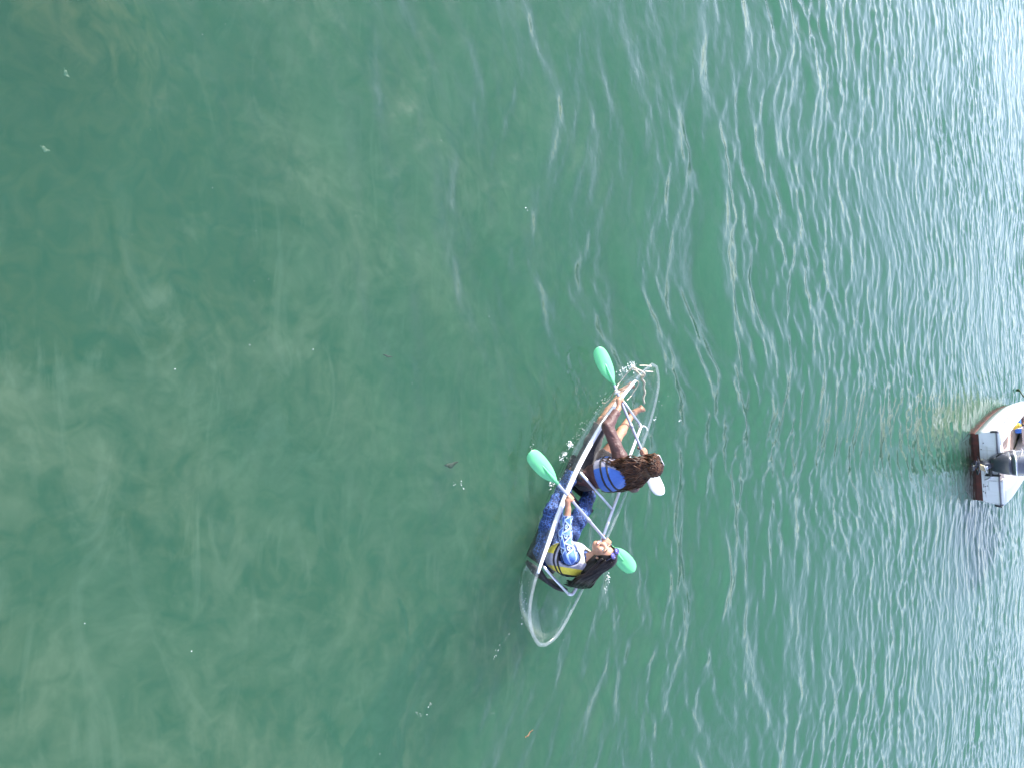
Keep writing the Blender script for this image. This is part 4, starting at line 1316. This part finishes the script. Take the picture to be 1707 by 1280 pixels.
# white cuddy cabin further forward (beyond the picture's edge, but its image stretches over the water)
cab = MB()
rows = []
for z, x0, x1, w in ((.56, 3.45, 5.05, .74), (1.05, 3.50, 4.95, .72), (1.62, 3.62, 4.55, .64), (1.70, 3.68, 4.45, .58)):
    rows.append([Vector(p) for p in ((x0, w, z), (x0, -w, z), ((x0 + x1) / 2, -w, z), (x1, -w * .55, z), (x1, w * .55, z), ((x0 + x1) / 2, w, z))][::-1])
cab.loft(rows); cabin = cab.build("cabin", M_gel, boat, smooth=False, bevel=.03)
for sd in (1, -1):
    mb = MB(); mb.box((4.05, sd * .690, 1.28), (.55, .02, .34), Matrix.Rotation(R(8) * sd, 3, 'X')); mb.build("window", pmat("dark_glass", (.02, .025, .03), rough=.08), cabin, smooth=False, bevel=.01)
mb = MB(); mb.box((3.58, .20, 1.05), (.03, .48, .85), Matrix.Rotation(R(7), 3, 'Y')); mb.build("door", M_wood_door, cabin, smooth=False, bevel=.01)

# fabric sun canopy on four poles: above the picture's edge, but its glow and its image lie on the water astern
M_canvas = pmat("cream_canvas", (.80, .76, .64), rough=.8, var=.05)
_nt = M_canvas.node_tree; _pb = next(n for n in _nt.nodes if n.type == 'BSDF_PRINCIPLED'); _po = next(n for n in _nt.nodes if n.type == 'OUTPUT_MATERIAL')
_tl = N(_nt, "ShaderNodeBsdfTranslucent"); _tl.inputs[0].default_value = (.90, .86, .74, 1)
_mx = N(_nt, "ShaderNodeMixShader", i_0=.65)
_nt.links.new(_pb.outputs[0], _mx.inputs[1]); _nt.links.new(_tl.outputs[0], _mx.inputs[2]); _nt.links.new(_mx.outputs[0], _po.inputs[0])
rows = []
for x in np.linspace(1.1, 5.0, 10):
    hw = 1.02 - .03 * max(0, x - 3.0)
    rows.append([Vector((x, q * hw, 2.32 - .16 * q * q - .02 * (x - 3) ** 2 - (.30 if abs(q) > 1.0 else 0))) for q in (-1.02, -1, -.8, -.5, -.2, 0, .2, .5, .8, 1, 1.02)])
mb = MB(); mb.loft(rows, closed=False, cap=False); canopy = mb.build("canopy", M_canvas, boat, solid=.006)
for x in (3.25, 4.85):
    for sd in (1, -1):
        mb = MB(); mb.tube([(x, sd * (half_w(x, .6) - .06), sheer(x) + .06), (x - .05, sd * (1.0 - .03 * max(0, x - 3)), 1.6), (x - .1, sd * .97, 2.12)], .018, n=8); mb.build("canopy_pole", M_steel, boat)

# outboard motor, tilted, its leg clear of the water
mt = empty("outboard", (0, 0, 0)); mt.name = "outboard_motor"; mt.parent = boat
TL = Matrix.Translation((-.14, .22, .30)) @ Matrix.Rotation(R(16), 4, 'Y') @ Matrix.Diagonal((1.5, 1.5, 1.7, 1.0))
def T(p): return TL @ Vector((p[0], p[1], p[2] * (1 if p[2] > 0 else .32)))
def oring(z, a, b, cx, n=20, pw=2.6):
    out = []
    for k in range(n):
        t = 2 * math.pi * k / n
        c, s_ = math.cos(t), math.sin(t)
        out.append(T((cx + a * math.copysign(abs(c) ** (2 / pw), c), b * math.copysign(abs(s_) ** (2 / pw), s_), z)))
    return out
mb = MB(); mb.loft([oring(.04, .13, .105, -.07), oring(.10, .19, .14, -.06), oring(.20, .235, .175, -.05), oring(.26, .253, .188, -.04), oring(.30, .258, .192, -.04)]); mb.build("lower_cowl", M_cowl2, mt)
mb = MB(); mb.loft([oring(.304, .262, .196, -.04), oring(.36, .272, .202, -.04), oring(.56, .262, .196, -.02), oring(.70, .225, .172, .01), oring(.77, .16, .125, .03), oring(.79, .06, .05, .03)]); cw = mb.build("cowling", M_cowl, mt)
mb = MB(); mb.loft([oring(.335, .275, .206, -.04), oring(.350, .278, .208, -.04), oring(.365, .276, .206, -.04)]); mb.build("trim_band", M_steel, cw)
for sd in (1, -1):
    mb = MB(); mb.tube([T((-.24, sd * .150, .40)), T((-.14, sd * .196, .44)), T((0, sd * .206, .46)), T((.12, sd * .196, .46))], .016, n=8, flat=.6); mb.build("side_stripe", M_vgrey, cw)
mb = MB(); mb.box(T((-.296, 0, .48)), (.012, .11, .05), TL.to_3x3()); mb.build("badge", M_steel, cw, smooth=False)
mb = MB(); mb.loft([oring(.06, .13, .075, -.08), oring(-.12, .105, .052, -.09), oring(-.34, .095, .042, -.10)]); mb.build("midsection", M_cowl2, mt)
mb = MB(); mb.box(T((-.115, 0, -.35)), (.30, .19, .016), TL.to_3x3()); mb.build("cavitation_plate", M_cowl2, mt, bevel=.005)
mb = MB(); mb.loft([[T((-.10 + .035 * math.cos(t) * 3.2, .030 * math.sin(t), z)) for t in np.linspace(0, 2 * math.pi, 14, endpoint=False)] for z in (-.34, -.47)])
mb.tube([T((.05, 0, -.49)), T((.0, 0, -.49)), T((-.16, 0, -.49)), T((-.25, 0, -.49))], [.015, .048, .050, .030], n=12)
mb.loft([[T((-.08 + w * math.cos(t), .012 * math.sin(t), z)) for t in np.linspace(0, 2 * math.pi, 10, endpoint=False)] for z, w in ((-.52, .10), (-.66, .04))])
mb.build("gearcase", M_cowl2, mt)
mb = MB()
for k in range(3):
    a0 = 2 * math.pi * k / 3 + .5
    pts, rows = [], []
    for r_, ch in ((.035, .05), (.08, .10), (.12, .11), (.145, .06)):
        tw = .55
        rows.append([T((-.28 + q * ch * math.sin(tw) * .5, r_ * math.cos(a0) - q * ch * .5 * math.sin(a0) * math.cos(tw), -.49 + r_ * math.sin(a0) + q * ch * .5 * math.cos(a0) * math.cos(tw))) for q in (-1, -.3, .3, 1)])
    mb.loft(rows, closed=False, cap=False)
mb.build("propeller", M_cowl2, mt, solid=.008)
# transom clamp bracket, tilt arm, anode, hoses
mb = MB()
for sd in (1, -1): mb.box((-.05, -.05 + sd * .115, .40), (.17, .022, .34), taper=.75)
mb.box((-.10, -.05, .36), (.05, .25, .08)); mb.build("clamp_bracket", M_black, mt, bevel=.008)
mb = MB(); mb.tube([(-.10, .06, .16), (-.13, .12, .30), (-.06, .16, .42)], [.03, .045, .02], n=8); mb.box((-.085, .19, .235), (.07, .15, .20), Matrix.Rotation(R(20), 3, 'X'), taper=.55); mb.build("tilt_bracket", M_cream, mt, bevel=.012)
mb = MB(); mb.tube([T((-.215, -.02, -.05)), T((-.23, -.02, -.045))], .045, n=14); mb.build("flush_cap", M_steel, mt)
mb = MB(); mb.box(T((-.20, -.03, -.20)), (.05, .09, .11), TL.to_3x3() @ Matrix.Rotation(R(25), 3, 'X')); mb.build("anode", M_brass, mt, bevel=.01)
mb = MB(); mb.tube([T(p) for p in spline([(-.17, .02, -.16), (-.26, -.02, -.12), (-.25, -.09, -.06), (-.17, -.13, -.02)], 5)], .014, n=8); mb.build("hose", M_steel, mt)
mb = MB(); mb.tube([tuple(p) for p in spline([(-.05, -.20, .36), (-.12, -.27, .30), (-.10, -.30, .22), (-.05, -.26, .30), (.0, -.20, .42)], 5)], .020, n=8); mb.build("rigging_tube", M_rail, mt)
mb = MB(); mb.tube([T((-.16, .16, .12)), T((-.22, .22, .16)), T((-.20, .24, .22))], [.018, .016, .022], n=8); mb.build("tiller_stub", M_black, mt)

# things lying in the boat
roll0 = (2.05, .42, .50)
def on_boat(p): return (float(B_MID[0] + _f[0] * p[0] - _s[0] * p[1]), float(B_MID[1] + _f[1] * p[0] - _s[1] * p[1]), p[2])
def boat_thing(name, p, label, cat):
    e = empty(name, on_boat(p), B_ROT); tag(e, label, cat); return e
e = boat_thing("rolled_mat", (2.25, .30, .566), "blue rolled mat lying across the side bench of the motorboat", "mat")
e.rotation_euler = (Matrix.Rotation(B_ROT, 3, 'Z') @ Vector((.06, 1, 0)).to_track_quat('Z', 'Y').to_matrix()).to_euler()
mb = MB(); sp = []
for k in range(60):
    t = k / 59 * 2 * math.pi * 3; r_ = .03 + .05 * k / 59
    sp.append((r_ * math.cos(t), r_ * math.sin(t)))
rows = [[Vector((x, y, z)) for x, y in sp] for z in (0, .29, .58)]
mb.loft([list(r) for r in rows], closed=False, cap=False); mb.build("roll", pmat("blue_foam", (.035, .15, .52), rough=.6, var=.1), e, solid=.010)
M_cord = pmat("white_cord", (.7, .7, .68), rough=.6)
for z in (.14, .44):
    mb = MB(); mb.tube([(.086 * math.cos(t), .086 * math.sin(t), z) for t in np.linspace(0, 6.283, 18, endpoint=False)], .010, n=6, closed=True); mb.build("band", M_cord, e)
e = boat_thing("dry_bag", (1.90, .60, .478), "yellow crumpled bag on the motorboat bench beside the blue mat", "bag")
F = Field((-.2, -.2, -.05), (.2, .2, .4), .010)
F.ell((0, 0, .07), (.10, .09, .09), None, .03); F.ell((.03, .02, .15), (.07, .06, .07), None, .05); F.noise(.006, 40, 51); F.half((0, 0, .004), (0, 0, -1))
field_obj(F, "sack", pmat("yellow_pvc", (.62, .42, .04), rough=.45, var=.15), e, np.zeros(3), smooth_it=1)
mb = MB(); mb.tube([(.05, .03, .20), (.06, .035, .25), (.04, .02, .285)], [.035, .022, .032], n=10); mb.tube([(.01, .03, .24), (.06, -.02, .27), (.10, .03, .24), (.06, .08, .25)], .006, n=6, closed=True); mb.build("rolled_neck", M_black, e)
e = boat_thing("crate", (2.72, .62, .478), "brown slatted crate on the motorboat bench beyond the blue mat", "crate")
M_wood = pmat("brown_wood", (.20, .10, .055), rough=.7, var=.3, scale=20)
for k in range(4):
    for sd in (1, -1):
        mb = MB(); mb.box((0, sd * .16, .05 + k * .085), (.42, .015, .065)); mb.build("slat", M_wood, e, smooth=False)
        mb = MB(); mb.box((sd * .20, 0, .05 + k * .085), (.015, .30, .065)); mb.build("slat", M_wood, e, smooth=False)
mb = MB(); mb.box((0, 0, .012), (.38, .29, .015)); mb.build("base", M_wood, e, smooth=False)
# dark mooring line dropping to the water off the port side
pt = [bp(1697, 651, .0), bp(1699, 649.5, .06), bp(1702, 654, .12), bp(1706, 660, .22), bp(1716, 668, .45), bp(1728, 676, .62)]
ml = spline([tuple(p) for p in pt], 5); c0 = Vector(ml[0])
rope_e = empty("mooring_line", c0); tag(rope_e, "dark green mooring line running from the motorboat into the water", "rope")
mb = MB(); mb.tube([Vector(p) - c0 for p in ml], .022, n=8); mb.build("line", pmat("green_rope", (.03, .06, .035), rough=.8, bump=.5, bscale=90), rope_e)
mb = MB(); mb.ball(Vector(ml[2]) - c0, (.05, .05, .04)); mb.build("weed_clump", pmat("rope_weed", (.025, .05, .02), rough=.9, var=.3), rope_e)

# ================================================================== ROPE, SPLASHES, FLOATING SCRAPS
def world_k(p): return V3(k_world(p))
# cream painter knotted round the bow, trailing along the side and over the paddle
M_rope = pmat("cream_rope", (.62, .56, .44), rough=.85, var=.12, scale=60, bump=.4, bscale=160)
rp0 = kl(1068, 620, .30)
pr = k_root("bow_rope", rp0); tag(pr, "cream painter rope knotted round the kayak bow", "rope")
def rope(pts, r, name, n=7, tw=True):
    P_ = spline(pts, 10); mb = MB()
    if not tw: mb.tube([V3(p) - rp0 for p in P_], r, n=n)
    else:
        P_ = [V3(p) for p in P_]
        for s_ in (0, 1):
            q = []
            for i, p in enumerate(P_):
                d = unit(P_[min(i + 1, len(P_) - 1)] - P_[max(i - 1, 0)]); e1 = unit(np.cross(d, (.1, .2, 1))); e2 = np.cross(d, e1)
                a = i * 1.1 + math.pi * s_
                q.append(p + (e1 * math.cos(a) + e2 * math.sin(a)) * r * .55 - rp0)
            mb.tube(q, r * .62, n=6)
    mb.build(name, M_rope, pr)
rope([kl(1050, 617, .20), kl(1056, 613, .30), kl(1062, 616, .34), kl(1069, 619, .345), kl(1074, 623, .335), kl(1073, 628, .27), kl(1068, 626, .20), kl(1062, 620, .20), kl(1057, 616, .26)], .011, "knot")
rope([kl(1072, 625, .26), kl(1070, 632, .20), kl(1074, 638, .15), kl(1073, 646, .10), kl(1075, 654, .06), kl(1072, 664, .02), kl(1074, 672, -.02)], .013, "hanging_end")
rope([kl(1050, 617, .20), kl(1044, 624, .14), kl(1036, 634, .12), kl(1030, 642, .16), kl(1026, 650, .30), kl(1022, 656, .22), kl(1018, 664, .05), kl(1010, 671, .01), kl(1004, 671, .01)], .006, "trailing_end")
rope([kl(1045, 667, .10), kl(1052, 660, .06), kl(1057, 652, .05), kl(1063, 643, .08), kl(1064, 637, .12), kl(1061, 635, .14)], .006, "loop")
rope([kl(1066, 609.5, .33), kl(1077, 609.5, .34), kl(1086, 611, .33)], .005, "lashing", tw=False)
rope([kl(1076, 619, .34), kl(1082, 619.5, .33), kl(1088, 620, .30)], .006, "lashing", tw=False)

# white splashes and bubbles: far too many to count
M_foam = pmat("foam", (.80, .84, .84), rough=.35, spec=.6)
fo = MB(); rgf = np.random.default_rng(77)
def blob(px, py, z, r, sq=.5):
    c = bp(px, py, z)
    w = float(wave(np.array([[c[0]]]), np.array([[c[1]]]))[0, 0]) if z < .02 else 0
    fo.ball((c[0], c[1], c[2] + w), (r, r * rgf.uniform(.6, 1.2), r * sq), 6, 4)
def patch(px, py, sx_, sy_, n, r=.010, z=0.0, ang=0.0):
    for _ in range(int(n * 1.1)):
        a, b = rgf.normal(0, sx_), rgf.normal(0, sy_)
        ca, sa = math.cos(ang), math.sin(ang)
        blob(px + a * ca - b * sa, py + a * sa + b * ca, z + abs(rgf.normal(0, .010)), r * .62 * rgf.uniform(.25, 1.5) ** 1.3)
patch(953, 741, 2.2, 2.6, 55, .009); patch(944, 757, 2.5, 2.5, 40, .007); patch(938, 765, 2, 3, 25, .006)
patch(921, 803, 3.0, 4.5, 60, .008); patch(1015, 966, 2.4, 4.5, 26, .008); patch(1010, 980, 2, 5, 14, .006)
patch(1054, 611, 3.2, 3.5, 80, .010, .05); patch(1041, 616, 5, 2.5, 45, .008, .03); patch(1032, 624, 3, 4, 20, .007)
patch(1012, 660, 10, 4, 22, .005, 0, 2.1); patch(985, 700, 22, 4, 40, .005, 0, 2.15); patch(962, 730, 22, 3, 35, .005, 0, 2.1); patch(938, 800, 20, 1.2, 40, .006, 0, 2.1)
patch(975, 720, 25, 9, 40, .004, 0, 2.1); patch(915, 850, 20, .8, 22, .005, 0, 2.0); patch(884, 960, 22, 1, 20, .005, 0, 1.8); patch(873, 1010, 12, 2, 16, .006, 0, 1.7)
patch(830, 1085, 16, 1.6, 24, .0036, 0, 2.15); patch(718, 1175, 5, .8, 8, .0042, 0, 2.0); patch(700, 1190, 5, 3, 10, .004); patch(822, 1188, 3, 1, 3, .003)
patch(1102, 672, 4, 10, 10, .006); patch(1130, 699, 1, 2, 6, .009); patch(1096, 697, 2, 2, 5, .008); patch(888, 745, 4, 6, 12, .005); patch(765, 805, 6, 12, 8, .006); patch(874, 350, 1, 1, 3, .008)
for _ in range(34):                                             # single bubbles drifting about
    blob(rgf.uniform(120, 1250), rgf.uniform(20, 1260), 0.0, rgf.uniform(.0012, .0035))
foam = fo.build("foam", M_foam)
tag(foam, kind="stuff")

# small scraps adrift
def scrap(name, px, py, z, L, W, ang, mat, label, cat, bend=.2, n=7):
    c = bp(px, py, z); e = empty(name, Vector(c), ang); tag(e, label, cat)
    mb = MB(); vs, fs = [], []
    for i in range(n):
        t = i / (n - 1); hw = W * math.sin(math.pi * min(.98, t + .04)) ** .7 / 2
        x = (t - .5) * L; y = bend * L * (t - .5) ** 2 + .10 * W * math.sin(9 * t)
        for j, q in enumerate((-1, 0, 1)): vs.append((x, y + q * hw, .10 * W * abs(q) + .12 * L * (t - .5) ** 2 + .01 * math.sin(7 * t)))
    for i in range(n - 1):
        for j in range(2): fs.append((i * 3 + j, i * 3 + j + 1, i * 3 + j + 4, i * 3 + j + 3))
    mb.add(vs, fs); mb.build("blade_of_weed" if cat == "seaweed" else "leaf_blade", mat, e, solid=.004)
    mb = MB(); mb.tube([(-.5 * L, bend * L * .25, .12 * L * .25), (-.62 * L, bend * L * .30, .02)], .004, n=6); mb.build("stalk", mat, e)
M_weedb = pmat("brown_weed", (.22, .12, .05), rough=.6, var=.3, scale=30)
M_leafp = pmat("pale_leaf", (.22, .30, .22), rough=.6, var=.25, scale=20)
M_weedd = pmat("dark_weed", (.022, .032, .018), rough=.7, var=.3, scale=30)
scrap("seaweed", 882, 1223, -.03, .11, .02, 1.9, M_weedb, "small orange-brown seaweed scrap floating below the kayak's stern", "seaweed", .5)
scrap("seaweed", 646, 594, -.12, .09, .016, 1.4, M_weedd, "thin dark seaweed strand hanging in open water left of the kayak", "seaweed", .1)
scrap("seaweed", 752, 775, -.25, .16, .05, 1.7, M_weedd, "dark ragged seaweed left of the rear paddle's blade", "seaweed", .4)
scrap("leaf", 128, 52, -1.5, .20, .035, -2.3, M_leafp, "long pale leaf sunk in the upper left corner", "leaf", .35)
scrap("leaf", 110, 124, -1.2, .06, .03, .6, M_leafp, "short pale leaf below the long pale leaf", "leaf", .3)
scrap("leaf", 75, 250, -1.2, .06, .035, 1.2, M_leafp, "small pale leaf drifting near the left edge of the water", "leaf", .3)
